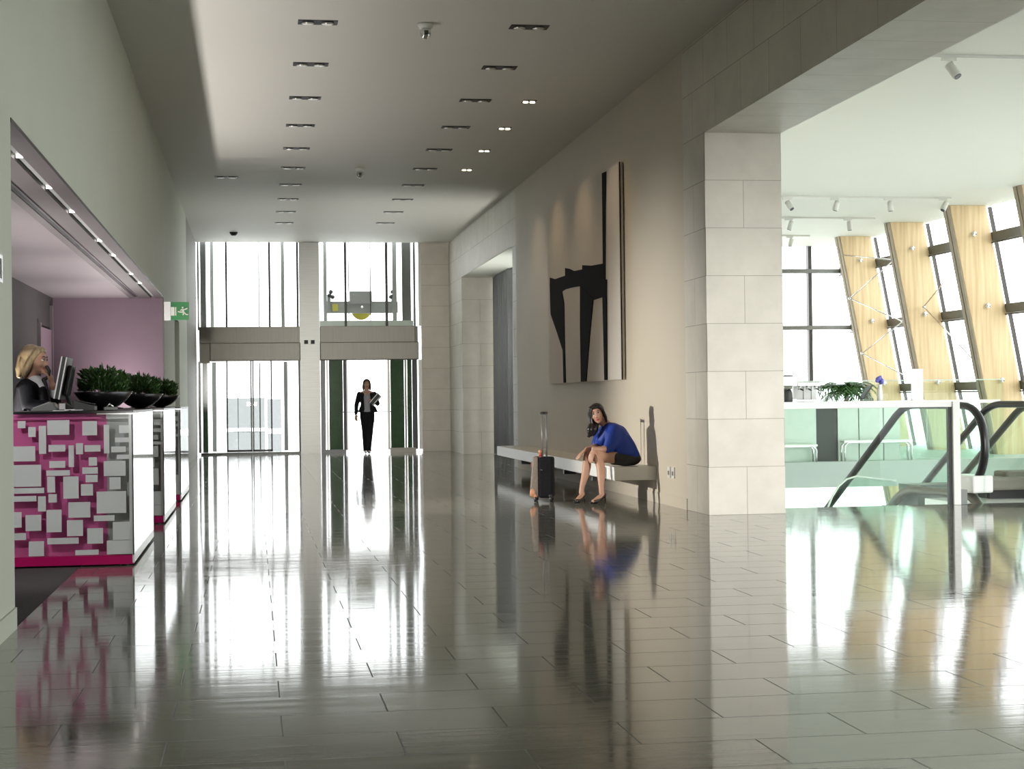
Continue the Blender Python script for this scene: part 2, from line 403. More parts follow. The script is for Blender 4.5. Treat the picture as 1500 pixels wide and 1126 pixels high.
w3 = tag(bpy.data.objects.new('window_3', None), 'upright glass end wall of the atrium', 'window', kind='structure'); C.objects.link(w3)
box(5.6, 15.4, 39.16, 39.18, -4.2, 4.86).build('window_pane', 'clear_glass', w3)
for z in (4.245, 2.855, 1.4):
    box(5.6, 14.9, 38.95, 39.1, z-.05, z+.05).build('transom', 'mullion_grey', w3)
for x in (13.53, 11.2, 8.9, 6.6):
    box(x-.045, x+.045, 38.98, 39.15, -.0, 4.86).build('mullion', 'mullion_dark', w3)
# timber columns
def column(y, label, first=None):
    if first: return copy_tree(first, (14.0, y, 0), label)
    o = thing('timber_column', (14.0, y, 0), label, 'column', 'leaning timber columns of the atrium')
    def cx(z, a): return 14.05-.1875*(z-1.5)+a
    def leaf(a0, a1, y0, y1):
        return MB().hexa(*[[(cx(z, a0), y+y0, z), (cx(z, a1), y+y0, z), (cx(z, a1), y+y1, z), (cx(z, a0), y+y1, z)] for z in (-4.2, 4.86)])
    leaf(0, .74, -.15, .15).build('timber_fin', 'glulam', o, bevel=.008)
    leaf(-.03, 0, -.145, -.02).build('edge_strip', 'edge_timber', o)
    leaf(-.03, 0, .02, .145).build('edge_strip', 'edge_timber', o)
    for z in (4.3, 2.9, 1.45):
        b = MB().lathe([(.045, 0), (.05, .02), (.03, .05), (.012, .07)], (cx(z, .36), y-.22, z), 14, 'Y').build('node_cap', 'chrome', o)
    return o
LBL = ['timber column farthest from the camera, nearest the glass end wall', 'second timber column from the glass end wall, behind the white sign', 'third timber column from the glass end wall, right of the white sign',
       'timber column cut off by the upper right edge of the photo']
col0 = column(36.7, LBL[0])
for i in (1, 2, 3): column(36.7-3.05*i, LBL[i], col0)
# steel ties between the columns
def ties(name, pts, label, r=.013):
    o = thing(name, pts[0], label, 'bracing', 'steel tie rods of the facade')
    for a, b in zip(pts, pts[1:]):
        MB().tube([a, b], r, 8).build('rod', 'chrome', o)
    for p in pts[1:-1]:
        MB().ball(p, .035).build('node', 'chrome', o)
    return o
ties('tie_rod', [(13.50, 36.52, 4.42), (14.17, 35.2, 4.20), (13.62, 36.52, 3.42), (14.35, 35.2, 2.82), (13.9, 36.52, 2.15), (14.6, 35.2, 1.5)], 'zigzag steel tie rods across the farthest timber column')
ties('tie_rod', [(14.25, 31.0, 4.25), (14.10, 33.4, 3.05), (14.55, 31.2, 1.5)], 'steel tie rods between second and third timber columns')
for i, (yy, xx, zz) in enumerate([(36.52, 13.74, 3.40), (36.52, 13.98, 2.12), (36.52, 13.62, 4.42)]):
    pass

# track lights of the atrium
def track(y, x0, x1, heads, label):
    o = thing('light_track', ((x0+x1)/2, y, ZC), label, 'track light', 'white light tracks on the atrium ceiling')
    box(x0, x1, y-.015, y+.015, ZC-.035, ZC).build('track', 'track_white', o)
    for i, x in enumerate(heads):
        h = MB().box(x-.12, x+.04, y-.02, y+.02, ZC-.07, ZC-.035).build('adapter', 'track_white', o)
        d = Vector(((.35, -.5, -.8), (-.25, .1, -1), (.1, .0, -1), (-.5, -.2, -.8))[i % 4]).normalized()
        a = Vector((x, y, ZC-.16))
        MB().tube([(x, y, ZC-.06), a], .012, 8).build('arm', 'track_white', o)
        c = MB().tube([a-d*.08, a-d*.07, a+d*.1, a+d*.105], [.03, .05, .055, .045], 16).build('spot_head', 'track_white', o)
        MB().tube([a+d*.103, a+d*.112], .042, 16).build('lens', 'dark_grey', c)
    return o
track(16.9, 7.1, 9.6, [7.5, 9.3], 'white light track over the void, nearest the camera')
track(29.2, 8.2, 12.9, [9.75, 10.66, 11.7, 12.77], 'long white light track with four spots near the columns')
track(32.65, 8.2, 12.75, [9.6, 10.93, 12.19], 'white light track behind the four spot track')
track(36.3, 8.2, 12.6, [10.6, 12.16], 'white light track farthest from the camera')

# ------------------------------------------------------------------ balustrade, escalators, cafe
bal = thing('glass_balustrade', (6.5, 17.0, 0), 'green glass balustrade with white top rail beside the stone pier', 'balustrade')
box(5.34, 7.44, 16.93, 16.95, -.02, 1.06).build('glass_panel', 'green_glass', bal)
box(5.34, 7.44, 16.90, 16.98, 1.055, 1.115).build('top_rail', 'white_lacquer', bal, bevel=.006)
box(7.44, 7.52, 16.88, 17.0, 0, 1.115).build('end_post', 'white_lacquer', bal, bevel=.004)
box(7.41, 7.44, 16.92, 16.99, 0, 1.055).build('seal', 'black_matt', bal)
box(7.52, 7.60, 16.90, 17.0, 0, .16).build('foot_block', 'mid_grey', bal, bevel=.004)

TA = R(9); AX = Vector((-math.sin(TA), math.cos(TA), 0)); INC = R(35)
def rail_path(p0, zt, run, drop, newel=True, zb=.13):
    """handrail centreline: round the newel, level, then down the slope"""
    p0 = Vector(p0); P = []
    if newel:
        hz = (zt+zb)/2; rz = (zt-zb)/2
        for k in range(0, 19):
            a = -PI/2+PI*k/18
            bul = .50*math.cos(a)**.8 if math.cos(a) > 1e-6 else 0
            lean = -.10*(1-(k/18))
            P.append(p0-AX*(bul+lean)+Vector((0, 0, hz+rz*math.sin(a)-p0.z)))
    else:
        P.append(p0-AX*.5+Vector((0, 0, zt-p0.z)))
    b = p0+AX*run
    for k in range(9):
        t = k/8; a = INC*t
        r_ = .75
        P.append(b+AX*(r_*math.sin(a))+Vector((0, 0, zt-p0.z-r_*(1-math.cos(a)))))
    e = P[-1]
    P.append(e+AX*drop+Vector((0, 0, -drop*math.tan(INC))))
    return P
def escalator(name, p0, w, label, run=.95, left_newel=True, sides=(0, 1)):
    p0 = Vector(p0); side = Vector((math.cos(TA), math.sin(TA), 0))
    o = thing(name, p0, label, 'escalator', 'escalators descending into the void')
    for s_ in sides:
        q = p0+side*w*s_
        P = rail_path(q, 1.065, run, 7.0)
        rail = MB().tube(P, .05, 12, r2=.04).build('handrail', 'rubber_black', o)
        # glass under the rail
        g = MB(); B = []
        for p in P[9:]:
            B.append(p)
        v = []; f = []
        for p in B:
            v += [p+Vector((0, 0, -.03)), Vector((p.x, p.y, p.z-.95))]
        n = len(B)
        f = [(2*i, 2*i+1, 2*i+3, 2*i+2) for i in range(n-1)]
        g.add(v, f)
        gp = g.build('glass_panel', 'green_glass', o)
        sm = gp.modifiers.new('t', 'SOLIDIFY'); sm.thickness = .012
        # skirt deck under the glass
        D = [Vector((p.x, p.y, p.z-.98)) for p in B]
        MB().tube(D, .06, 8, r2=.05, up=(0, 0, 1)).build('skirt_deck', 'mid_grey' if s_ else 'brushed_steel', o)
        if s_ == 0 and left_newel:
            nb = q-AX*.16
            MB().obox(nb+Vector((0, 0, .09)), (.26, .5, .19), Matrix.Rotation(TA, 3, 'Z')).build('newel_base', 'white_lacquer', o, bevel=.02)
            MB().lathe([(.07, 0), (.075, .02), (.06, .05)], (q.x, q.y-.05, .13), 18).build('handrail_inlet', 'black_matt', o)
    # steps
    for k in range(14):
        a = p0+AX*(run+.35+.4*k)+side*w*.5
        z = -.02-.4*k*math.tan(INC)
        MB().obox(a+Vector((0, 0, z-.1)), (w-.22, .42, .26), Matrix.Rotation(TA, 3, 'Z')).build('step', 'mid_grey', o)
    # truss
    a = p0+AX*(run+.2)+side*w*.5; b = a+AX*6.3+Vector((0, 0, -6.3*math.tan(INC)))
    return o
es1 = escalator('escalator', (7.74, 17.35, .12), 1.17, 'escalator with black rubber handrails bending down behind the glass balustrade')
escalator('escalator', (9.24, 17.35, .12), 1.17, 'second escalator, its black handrail at the right edge of the photo')
# low grey deck at the head of the first escalator
MB().box(8.25, 8.75, 17.75, 18.05, -.02, .10).build('deck_base', 'black_matt', es1)
MB().box(8.2, 8.72, 17.6, 18.1, .10, .24).build('deck_cover', 'sofa_grey', es1, bevel=.03)
MB().box(8.5, 9.05, 17.85, 18.2, .16, .30).build('deck_cover', 'sofa_grey', es1, bevel=.03)
# curved lower glass screen in the void
gs = thing('glass_screen', (6.9, 18.4, -.1), 'low curved green glass screen with a pale edge behind the balustrade', 'screen')
cv = [(6.56, -.12), (6.62, .02), (6.70, .14), (6.80, .22), (6.92, .25), (7.40, .185), (7.40, -.12)]
MB().prism(cv, 18.4, 18.42).build('screen_pane', 'green_glass', gs)
MB().tube([(x, 18.41, z) for x, z in cv[:6]], .012, 8).build('edge_rim', 'white_lacquer', gs)
MB().tube([(7.05, 18.41, -.12), (7.05, 18.41, -.3)], .02, 8).build('stem', 'mid_grey', gs)
MB().box(6.5, 7.4, 18.3, 18.5, -.3, -.24).build('ledge', 'far_slab', gs)

# cafe counter on the far side of the void
cc = thing('cafe_counter', (11.5, 28.95, 0), 'mint panelled cafe counter across the void', 'counter')
box(9.0, 13.6, 28.75, 29.3, 1.02, 1.08).build('counter_top', 'white_lacquer', cc)
for x0, x1, m in [(9.0, 10.07, 'mint_panel'), (10.07, 10.46, 'dark_grey'), (10.48, 10.87, 'mint_panel'), (10.89, 11.34, 'mint_panel'), (11.36, 11.66, 'mint_panel')]:
    box(x0, x1, 28.8, 29.25, .0, 1.02).build('front_panel', m, cc)
for x0, x1 in [(11.68, 12.2), (12.22, 12.74), (12.76, 13.5)]:
    box(x0, x1, 28.85, 28.9, .0, 1.02).build('glazed_panel', 'green_glass', cc)
sc = thing('cafe_glass_screen', (12.3, 29.5, 0), 'tall green glass screen behind the cafe counter', 'screen')
for x0, x1 in [(9.9, 11.1), (11.12, 12.3), (12.32, 14.0)]:
    box(x0, x1, 29.45, 29.47, 0, 1.45).build('glass_panel', 'green_glass', sc)
box(9.9, 14.0, 29.44, 29.48, 1.445, 1.465).build('edge_rim', 'mint_panel', sc)
g = thing('coffee_grinder', (9.6, 29.0, 1.08), 'dark coffee grinder with clear hopper at the left end of the cafe counter', 'coffee grinder')
MB().lathe([(.09, 0), (.10, .02), (.085, .20), (.06, .24)], (9.6, 29.0, 1.08), 18).build('body', 'dark_grey', g)
MB().lathe([(.05, .24), (.06, .28), (.10, .42), (.105, .46)], (9.6, 29.0, 1.08), 18).build('hopper', 'shaft_glass', g)
MB().lathe([(.11, .46), (.11, .485), (.03, .49)], (9.6, 29.0, 1.08), 18).build('lid', 'black_matt', g)
MB().tube([(9.6, 28.92, 1.31), (9.6, 28.82, 1.28)], .02, 8).build('spout', 'black_matt', g)
em = thing('espresso_machine', (9.92, 29.0, 1.08), 'chrome espresso machine with three black handles on the cafe counter', 'coffee machine')
box(9.76, 10.20, 28.9, 29.2, 1.36, 1.44).build('head', 'chrome', em, bevel=.015)
box(9.76, 10.20, 28.95, 29.2, 1.08, 1.13).build('drip_tray', 'chrome', em, bevel=.01)
box(9.76, 10.20, 29.12, 29.2, 1.13, 1.36).build('back_panel', 'white_lacquer', em)
for x in (9.82, 9.97, 10.12):
    h = MB().lathe([(.035, 0), (.035, .05), (.02, .06)], (x, 28.95, 1.30), 12).build('group_head', 'chrome', em)
    MB().tube([(x, 28.93, 1.32), (x, 28.76, 1.29)], .014, 8).build('handle', 'black_matt', h)
    MB().tube([(x+.05, 28.9, 1.36), (x+.05, 28.9, 1.12)], .008, 6).build('steam_wand', 'mid_grey', em)
pl = thing('potted_palm', (11.12, 30.05, .0), 'green feathery palm behind the cafe glass screen', 'plant')
MB().lathe([(.16, 0), (.2, .05), (.24, .55), (.22, .55)], (11.12, 30.05, 0), 20).build('pot', 'white_lacquer', pl)
MB().tube([(11.12, 30.05, .5), (11.13, 30.06, .8), (11.12, 30.05, 1.22)], .04, 8).build('stem', 'tan_leather', pl)
fr = MB()
for k in range(34):
    a = 2*PI*k/34+random.uniform(-.1, .1); L = random.uniform(.42, .62); up = random.uniform(.18, .62)
    q = [Vector((11.12+math.cos(a)*L*t, 30.05+.6*math.sin(a)*L*t, 1.2+up*1.3*t-(.55)*t*t*up-.32*t*t)) for t in [i/8 for i in range(9)]]
    for i in range(1, 9):
        d = (q[i]-q[i-1]).normalized(); sd = d.cross(Vector((0, 0, 1))).normalized()
        for sg in (-1, 1):
            ll = .19*(1-.6*abs(i/8-.4))
            tip = q[i]+sd*sg*ll+d*ll*.8-Vector((0, 0, .07))
            fr.add([q[i]-d*.03, q[i]+d*.03, tip], [(0, 1, 2)])
fr.build('foliage', 'palm_leaf', pl)
tb = thing('tilted_tablet', (11.08, 28.95, 1.08), 'dark tablet screen tilted on a stand on the cafe counter', 'tablet')
MB().obox((11.08, 28.95, 1.24), (.03, .22, .30), Matrix.Rotation(R(35), 3, 'Y')).build('screen_body', 'dark_grey', tb, bevel=.006)
box(11.0, 11.2, 28.88, 29.02, 1.08, 1.10).build('stand', 'mid_grey', tb)
vs = thing('flower_vase', (11.33, 28.9, 1.08), 'white vase with one blue violet flower on the cafe counter', 'vase')
MB().lathe([(.055, 0), (.05, .12), (.035, .26), (.045, .30)], (11.33, 28.9, 1.08), 18).build('vase_body', 'white_lacquer', vs)
MB().tube([(11.33, 28.9, 1.3), (11.33, 28.9, 1.42)], .008, 6).build('stem', 'palm_leaf', vs)
fb = MB()
for k in range(26):
    d = Vector((random.gauss(0, 1), random.gauss(0, 1), random.gauss(0, 1))).normalized()
    fb.ball(Vector((11.33, 28.9, 1.46))+d*.055, random.uniform(.025, .04), 7, 5)
fb.build('flower_head', 'blue_petal', vs)
sg = thing('menu_sign', (12.04, 28.9, 1.08), 'blank white standing sign on the cafe counter', 'sign')
box(11.93, 12.16, 28.88, 28.91, 1.09, 1.66).build('sign_panel', 'white_lacquer', sg, bevel=.004)
box(11.93, 12.16, 28.82, 28.97, 1.08, 1.095).build('sign_base', 'white_lacquer', sg)
def low_seat(x0, x1, y, z, label):
    o = thing('low_table', ((x0+x1)/2, y, 0), label, 'table', 'low chrome framed tables at the edge of the cafe floor')
    box(x0, x1, y-.02, y+.20, z-.02, z+.015).build('table_top', 'white_lacquer', o)
    for yy in (y, y+.18):
        MB().tube([(x0+.02, yy, 0), (x0+.02, yy, z-.08), (x0+.08, yy, z-.02), (x1-.08, yy, z-.02), (x1-.02, yy, z-.08), (x1-.02, yy, 0)], .02, 8).build('frame_loop', 'chrome', o)
low_seat(9.2, 10.0, 28.55, .30, 'low chrome framed table next to the stone pier, seen through the balustrade')
low_seat(10.5, 11.8, 28.55, .36, 'long low chrome framed table in front of the mint counter panels')
struct('trim_10', MB().box(5.4, 16, 28.40, 28.45, -.95, -.91).box(5.4, 16, 28.40, 28.45, -1.25, -1.22), 'mullion_grey', 'rails of the lower level windows', 'trim')
# outside ground and lower storey
struct('floor.004', box(-40, 80, -30, 120, -4.6, -4.3), 'ground_pale', 'pale ground outside and on the lower level', 'floor')
bd = thing('distant_building', (.3, 62, -4.3), 'pale grey building seen through the left lift', 'building')
for x0, x1, z0, z1 in [(-1.0, .4, -4.3, .1), (-1.0, .4, .25, 1.35), (.5, 1.0, -4.3, .0), (.5, 1.0, .22, 1.3)]:
    box(x0, x1, 61.5, 63, z0, z1).build('wall_block', 'far_building', bd)

# ------------------------------------------------------------------ lifts
def bars(parent, xs, y, z0, z1, name='mullion'):
    for x0, x1, m, dy in xs:
        box(x0, x1, y+dy, y+dy+.08, z0, z1).build(name, m, parent)
el = thing('elevator', (-.1, YB, 0), 'closed glass lift on the left, sky showing through its doors', 'elevator', 'glass lifts at the end of the lobby')
box(-1.22, 1.06, 38.62, 38.63, 3.0, 5.6).build('shaft_glass', 'clear_glass', el)
bars(el, [(-1.25, -1.21, 'steel', 0), (-1.19, -1.06, 'mullion_grey', .3), (-.98, -.90, 'mid_grey', .8), (-.62, -.575, 'mullion_dark', .1), (-.375, -.36, 'mullion_grey', .5), (.13, .17, 'grey_panel', 1.6), (.36, .41, 'mullion_dark', .1), (.66, .74, 'mid_grey', .8), (1.0, 1.05, 'mullion_dark', .1)], YB, 2.85, 5.6)
box(-1.22, 1.07, 38.42, 38.60, 2.55, 2.93).build('header', 'brushed_steel', el, bevel=.01)
box(-.98, 1.07, 38.28, 38.60, 2.14, 2.56).build('header', 'brushed_steel', el, bevel=.02)
box(-1.22, -.98, 38.47, 38.60, 2.10, 2.56).build('header', 'brushed_steel', el)
bars(el, [(-1.16, -1.04, 'green_panel', .2), (-.96, -.86, 'mid_grey', .8), (.70, .79, 'mid_grey', .8), (1.02, 1.07, 'mullion_dark', .02), (-1.25, -1.19, 'steel', 0)], YB, .05, 2.14)
for k, (x0, x1) in enumerate([(-.62, -.04), (-.03, .42)]):
    d = thing('door', (0, 0, 0), None, None); d.parent = el; d.location = (x0-el.location.x, 38.45-el.location.y, .06)
    d.name = 'lift_door'
    box(x0, x1, 38.45, 38.47, .06, 2.14).build('door_glass', 'clear_glass', d)
    box(x0, x0+.035, 38.43, 38.48, .06, 2.14).build('door_stile', 'mullion_dark' if k == 0 else 'mid_grey', d)
    box(x1-.035, x1, 38.43, 38.48, .06, 2.14).build('door_stile', 'mid_grey' if k == 0 else 'mullion_dark', d)
    box(x0, x1, 38.43, 38.48, .06, .11).build('bottom_rail', 'mullion_dark', d)
    box(x1-.12 if k == 0 else x0+.04, x1-.04 if k == 0 else x0+.1, 38.41, 38.43, 1.12, 1.2).build('lock', 'chrome', d)
MB().box(-.37, -.355, 39.0, 39.02, .06, 2.14).box(.13, .16, 40.0, 40.03, .06, 2.14).build('rear_mullion', 'mullion_dark', el)
box(-1.2, 1.06, 38.36, 38.55, 0.0, .05).build('sill', 'mullion_grey', el)
pb = thing('lift_pillar', (1.29, YB, 0), 'brushed steel pillar between the two lifts', 'pillar')
box(1.06, 1.52, 38.34, 38.6, 0, ZC+.25).build('cladding', 'steel', pb)
cp = box(1.11, 1.44, 38.325, 38.34, 2.38, 2.76).build('call_display', 'steel', pb)
for x0 in (1.16, 1.31):
    box(x0, x0+.09, 38.315, 38.326, 2.52, 2.61).build('display_screen', 'black_matt', cp)
er = thing('elevator', (2.7, YB, 0), 'open glass lift on the right with green door panels', 'elevator', 'glass lifts at the end of the lobby')
box(1.53, 3.72, 38.62, 38.63, 3.05, 5.6).build('shaft_glass', 'clear_glass', er)
bars(er, [(1.65, 1.73, 'mid_grey', .8), (2.10, 2.155, 'mullion_dark', .05), (2.24, 2.26, 'mullion_grey', .9), (2.755, 2.775, 'mullion_dark', .9), (3.05, 3.11, 'mullion_dark', .05), (3.28, 3.38, 'mid_grey', .8), (3.49, 3.70, 'dark_grey', .6), (3.71, 3.76, 'mullion_grey', .1), (3.82, 3.88, 'steel', 0)], YB, 2.93, 5.6)
box(1.53, 3.70, 38.5, 38.62, 2.93, 3.06).build('transom_strip', 'mint_panel', er)
box(1.53, 3.73, 38.42, 38.60, 2.55, 2.93).build('header', 'brushed_steel', er, bevel=.01)
box(1.52, 3.80, 38.28, 38.60, 2.14, 2.56).build('header', 'brushed_steel', er, bevel=.02)
box(3.725, 3.80, 38.46, 38.60, 2.55, 2.93).build('header', 'mullion_grey', er)
for nm, x0, x1, m in [('side_panel', 1.53, 1.64, 'mullion_grey'), ('side_panel', 1.66, 1.70, 'steel'), ('lift_door', 1.72, 2.04, 'green_panel'), ('door_frame', 2.05, 2.12, 'dark_grey'), ('door_frame', 2.12, 2.15, 'steel'), ('door_frame', 3.07, 3.13, 'steel'), ('lift_door', 3.14, 3.46, 'green_panel'), ('side_panel', 3.47, 3.52, 'brushed_steel'), ('side_panel', 3.53, 3.64, 'green_panel'), ('side_panel', 3.65, 3.77, 'dark_grey'), ('side_panel', 3.80, 3.90, 'steel')]:
    box(x0, x1, 38.42, 38.47, .06, 2.14).build(nm, m, er)
box(1.53, 2.1, 38.36, 38.5, 0, .08).build('sill', 'mullion_grey', er)
box(3.12, 3.72, 38.33, 38.5, 0, .10).build('sill', 'brushed_steel', er)
box(2.16, 3.05, 38.5, 40.2, -.03, .002).build('car_floor', 'white_lacquer', er)
box(1.9, 3.35, 40.2, 40.22, 0, 2.3).build('car_glass', 'clear_glass', er)
MB().tube([(1.95, 40.15, .93), (3.3, 40.15, .93)], .012, 8).build('car_handrail', 'mid_grey', er)
box(2.875, 2.888, 40.15, 40.18, .1, .93).build('car_post', 'mid_grey', er)
# underframe of the car above
uf = thing('lift_underframe', (2.55, 39.4, 3.4), 'grey steel underframe with yellow pulley above the right lift doors', 'lift machinery')
box(1.72, 3.42, 39.35, 39.5, 3.28, 3.56).build('beam', 'mid_grey', uf, bevel=.01)
box(2.27, 2.80, 39.3, 39.4, 3.5, 3.80).build('bracket_plate', 'mid_grey', uf)
MB().lathe([(.24, -.05), (.24, .05)], (2.56, 39.6, 3.37), 32, 'Y').build('pulley', 'yellow_paint', uf)
MB().lathe([(.03, -.07), (.03, .0)], (2.56, 39.36, 3.42), 12, 'Y').build('axle', 'chrome', uf)
box(1.86, 1.99, 39.3, 39.35, 3.33, 3.49).build('yellow_box', 'yellow_paint', uf)
for x, s_ in ((1.80, 1), (3.32, -1)):
    wv = box(x-.06, x+.02, 39.3, 39.4, 3.28, 3.72).build('guide_shoe', 'mid_grey', uf)
    for dx, dz in ((0, .42), (.07, .38), (.03, .5)):
        MB().lathe([(.05, -.03), (.05, .03)], (x+dx*s_, 39.32, 3.28+dz), 14, 'Y').build('roller', 'dark_grey', wv)

# ------------------------------------------------------------------ ceiling fittings
def downlight(x, y, label, lit, first=None):
    if first: return copy_tree(first, (x, y, ZC), label)
    o = thing('downlight', (x, y, ZC), label, 'ceiling light', 'recessed twin downlights in the lobby ceiling')
    w = .19 if not lit else .085
    box(x-w, x+w, y-.095, y+.095, ZC-.006, ZC+.001).build('recess', 'black_matt', o)
    for sx in (-1, 1):
        l = MB().lathe([(.06 if not lit else .034, -.012), (.055 if not lit else .03, -.004), (.02, .0)], (x+sx*w*.5, y, ZC-.004), 16).build('lamp', 'lamp_warm' if lit else 'lamp_off', o)
    return o
fd = None
for i in range(10):
    l = 'dark twin downlight, %s of the left ceiling row counted from the camera' % ORD[i]
    o = downlight(.65, 16.04+2.01*i, l, False, fd); fd = fd or o
for i in range(10):
    downlight(2.72, 16.04+2.005*i, 'dark twin downlight, %s of the middle ceiling row counted from the camera' % ORD[i], False, fd)
downlight(-.4, 27.23, 'single dark downlight left of the left ceiling row', False, fd)
fl_ = None
for i in range(4):
    o = downlight(3.39, 20.07+2.01*i, 'lit warm downlight, %s counted from the camera in the row over the painting' % ORD[i], True, fl_); fl_ = fl_ or o
def detector(x, y, label, first=None):
    if first: return copy_tree(first, (x, y, ZC), label)
    o = thing('ceiling_camera', (x, y, ZC), label, 'camera', 'dome cameras on the lobby ceiling')
    MB().lathe([(.06, -.05), (.075, -.02), (.08, 0)], (x, y, ZC), 20).build('mount', 'track_white', o)
    MB().ball((x, y, ZC-.09), (.055, .055, .065)).build('dome', 'chrome', o)
    box(x-.02, x+.02, y-.075, y-.05, ZC-.12, ZC-.08).build('lens', 'dark_grey', o)
    return o
d0 = detector(1.69, 16.0, 'grey dome camera on the ceiling nearest the viewer')
detector(1.69, 26.06, 'grey dome camera on the ceiling midway to the lifts', d0)
dd = MB().lathe([(.05, -.07), (.08, -.03), (.09, 0)], (-.39, 36.1, ZC), 20).build('smoke_detector', 'black_matt', origin=(-.39, 36.1, ZC))
tag(dd, 'small black detector on the ceiling above the left lift', 'smoke detector')
# LED points in the reception soffit
lp = None
for i, y in enumerate((10.64, 12.15, 13.66, 16.08, 17.65, 20.18, 21.7)):
    if not lp:
        lp = MB().lathe([(.022, -.012), (.022, 0)], (-1.425, y, 2.752), 14).build('spotlight', 'led', origin=(-1.425, y, 2.752)); o = lp
    else:
        o = lp.copy(); C.objects.link(o); o.location = (-1.425, y, 2.752)
    tag(o, 'small LED spot under the reception header, %s from the camera' % ORD[i], 'spotlight', 'LED spots in the reception soffit')

# ------------------------------------------------------------------ bench, painting, sockets, curtain
bn = thing('wall_bench', (4.28, 23, 0), 'long white wall bench under the painting', 'bench')
box(4.04, XR, 18.42, 27.6, .255, .41).build('seat_slab', 'bench_white', bn, bevel=.006)
for y in (21.2, 23.2, 25.2, 27.0):
    box(4.35, XR-.01, y-.04, y+.04, .12, .255).build('bracket', 'mid_grey', bn)
pt = thing('painting', (4.49, 22.55, 2.9), 'tall beige abstract canvas with black strokes above the bench', 'painting')
PX = 4.47
box(PX, 4.515, 19.88, 24.93, 1.42, 4.10).build('canvas', 'canvas', pt)
box(PX-.004, PX+.002, 19.90, 20.55, 1.43, 4.09).build('pale_strip', 'canvas_pale', pt)
ART = dict(
 bar=[(20.86, 4.09), (20.60, 4.08), (20.661, 3.633), (20.731, 2.703), (20.878, 2.713), (20.86, 3.656)],
 lump=[(24.725, 3.033), (24.304, 2.979), (23.48, 2.969), (23.473, 3.079), (23.141, 3.04), (22.819, 2.984), (22.226, 2.961), (22.207, 3.017), (21.602, 2.961), (20.824, 2.926), (20.73, 2.717), (20.638, 2.704), (20.651, 2.482), (20.905, 2.498), (21.517, 2.499), (21.603, 2.49), (22.378, 2.741), (22.834, 2.76), (23.493, 2.774), (23.787, 2.756), (24.734, 2.904)],
 leg1=[(24.731, 2.944), (23.768, 2.78), (23.592, 2.578), (23.584, 1.943), (23.535, 1.425), (23.705, 1.425), (23.741, 1.901), (24.197, 2.191), (24.689, 2.477)],
 leg2=[(22.377, 2.753), (21.501, 2.512), (21.78, 2.001), (22.039, 1.425), (22.402, 1.425), (22.413, 2.207)],
 leg3=[(20.904, 2.509), (20.651, 2.493), (20.69, 1.426), (20.849, 1.426)])
box(PX-.001, PX+.014, 19.872, 19.879, 1.42, 4.10).build('edge_shadow', 'art_black', pt)  # black strip painting the shaded side of the canvas edge
for i, k in enumerate(ART):
    MB().prism(ART[k], PX-.008-.0012*i, PX+.002, 'YZ').build('black_stroke', 'art_black', pt)
so = thing('wall_socket', (4.52, 17.75, .37), 'small double wall socket near the stone pier', 'socket')
for y in (17.62, 17.80):
    f_ = box(4.518, XR, y-.06, y+.06, .31, .43).build('faceplate', 'bench_white', so)
    box(4.515, 4.519, y-.03, y+.03, .34, .385).build('insert', 'mid_grey', f_)
cu = thing('curtain', (5.28, 34.6, 0), 'grey pleated floor length curtain in the stone recess', 'curtain')
cb = MB(); n = 90; v = []
for i in range(n+1):
    t = i/n; y = 33.45+2.3*t
    xo = 5.25+.075*math.sin(t*2*PI*11+.6*math.sin(t*9))
    v += [(xo-.02, y, .01), (xo, y+.03*math.sin(t*20), 3.86)]
cb.add(v, [(2*i, 2*i+2, 2*i+3, 2*i+1) for i in range(n)], True)
co = cb.build('fabric', 'curtain_grey', cu); md = co.modifiers.new('t', 'SOLIDIFY'); md.thickness = .01
MB().tube([(5.25, 29.0, 3.87), (5.25, 35.9, 3.87)], .012, 8).build('rail', 'chrome', cu)

# exit sign
ex = thing('exit_sign', (-1.05, 24.48, 2.53), 'green running man exit sign projecting from the left wall', 'exit sign')
box(-1.175, -.915, 24.46, 24.49, 2.405, 2.665).build('sign_plate', 'sign_green', ex, bevel=.003)
box(-1.27, -1.18, 24.44, 24.52, 2.40, 2.67).build('lamp_housing', 'white_lacquer', ex, bevel=.004)
m = MB(); y0, y1 = 24.452, 24.461
def pic(x, z): return (-1.175+x*.26, 2.405+z*.26)
def pp(mb, pts): return mb.prism([pic(*q) for q in pts], y0, y1)
pp(m, [(.0, .24), (.2, .24), (.2, .72), (.0, .72)]).build('door_mark', 'sign_white', ex)
box(*[pic(.24, 0)[0], pic(.30, 0)[0]], y0, y1, pic(0, .24)[1], pic(0, .72)[1]).build('door_mark', 'sign_white', ex)
m = MB()
m.lathe([(.014, 0), (.014, .009)], (pic(.66, .70)[0], y0, pic(.66, .70)[1]), 14, 'Y')
pp(m, [(.60, .62), (.72, .60), (.74, .42), (.62, .42)])        # trunk
pp(m, [(.60, .62), (.66, .62), (.56, .50), (.50, .53)])        # rear arm
pp(m, [(.70, .60), (.78, .55), (.92, .62), (.90, .67), (.78, .62)])  # front arm
pp(m, [(.62, .46), (.68, .42), (.58, .40), (.38, .44), (.38, .49), (.56, .47)])  # trailing leg
pp(m, [(.66, .44), (.74, .42), (.70, .26), (.64, .27)])
pp(m, [(.68, .44), (.75, .44), (.86, .32), (.95, .33), (.95, .28), (.83, .27)])
m.build('running_figure', 'sign_white', ex)
MB().box(-1.275, -1.245, 24.47, 24.49, 2.5, 2.56).build('wall_fixing', 'mid_grey', ex)
ns = thing('notice_plate', (XL, 8.7, 1.9), 'small grey notice plate cut by the left photo edge', 'sign')
box(XL, XL+.008, 8.55, 8.83, 1.83, 1.97).build('plate', 'white_lacquer', ns)
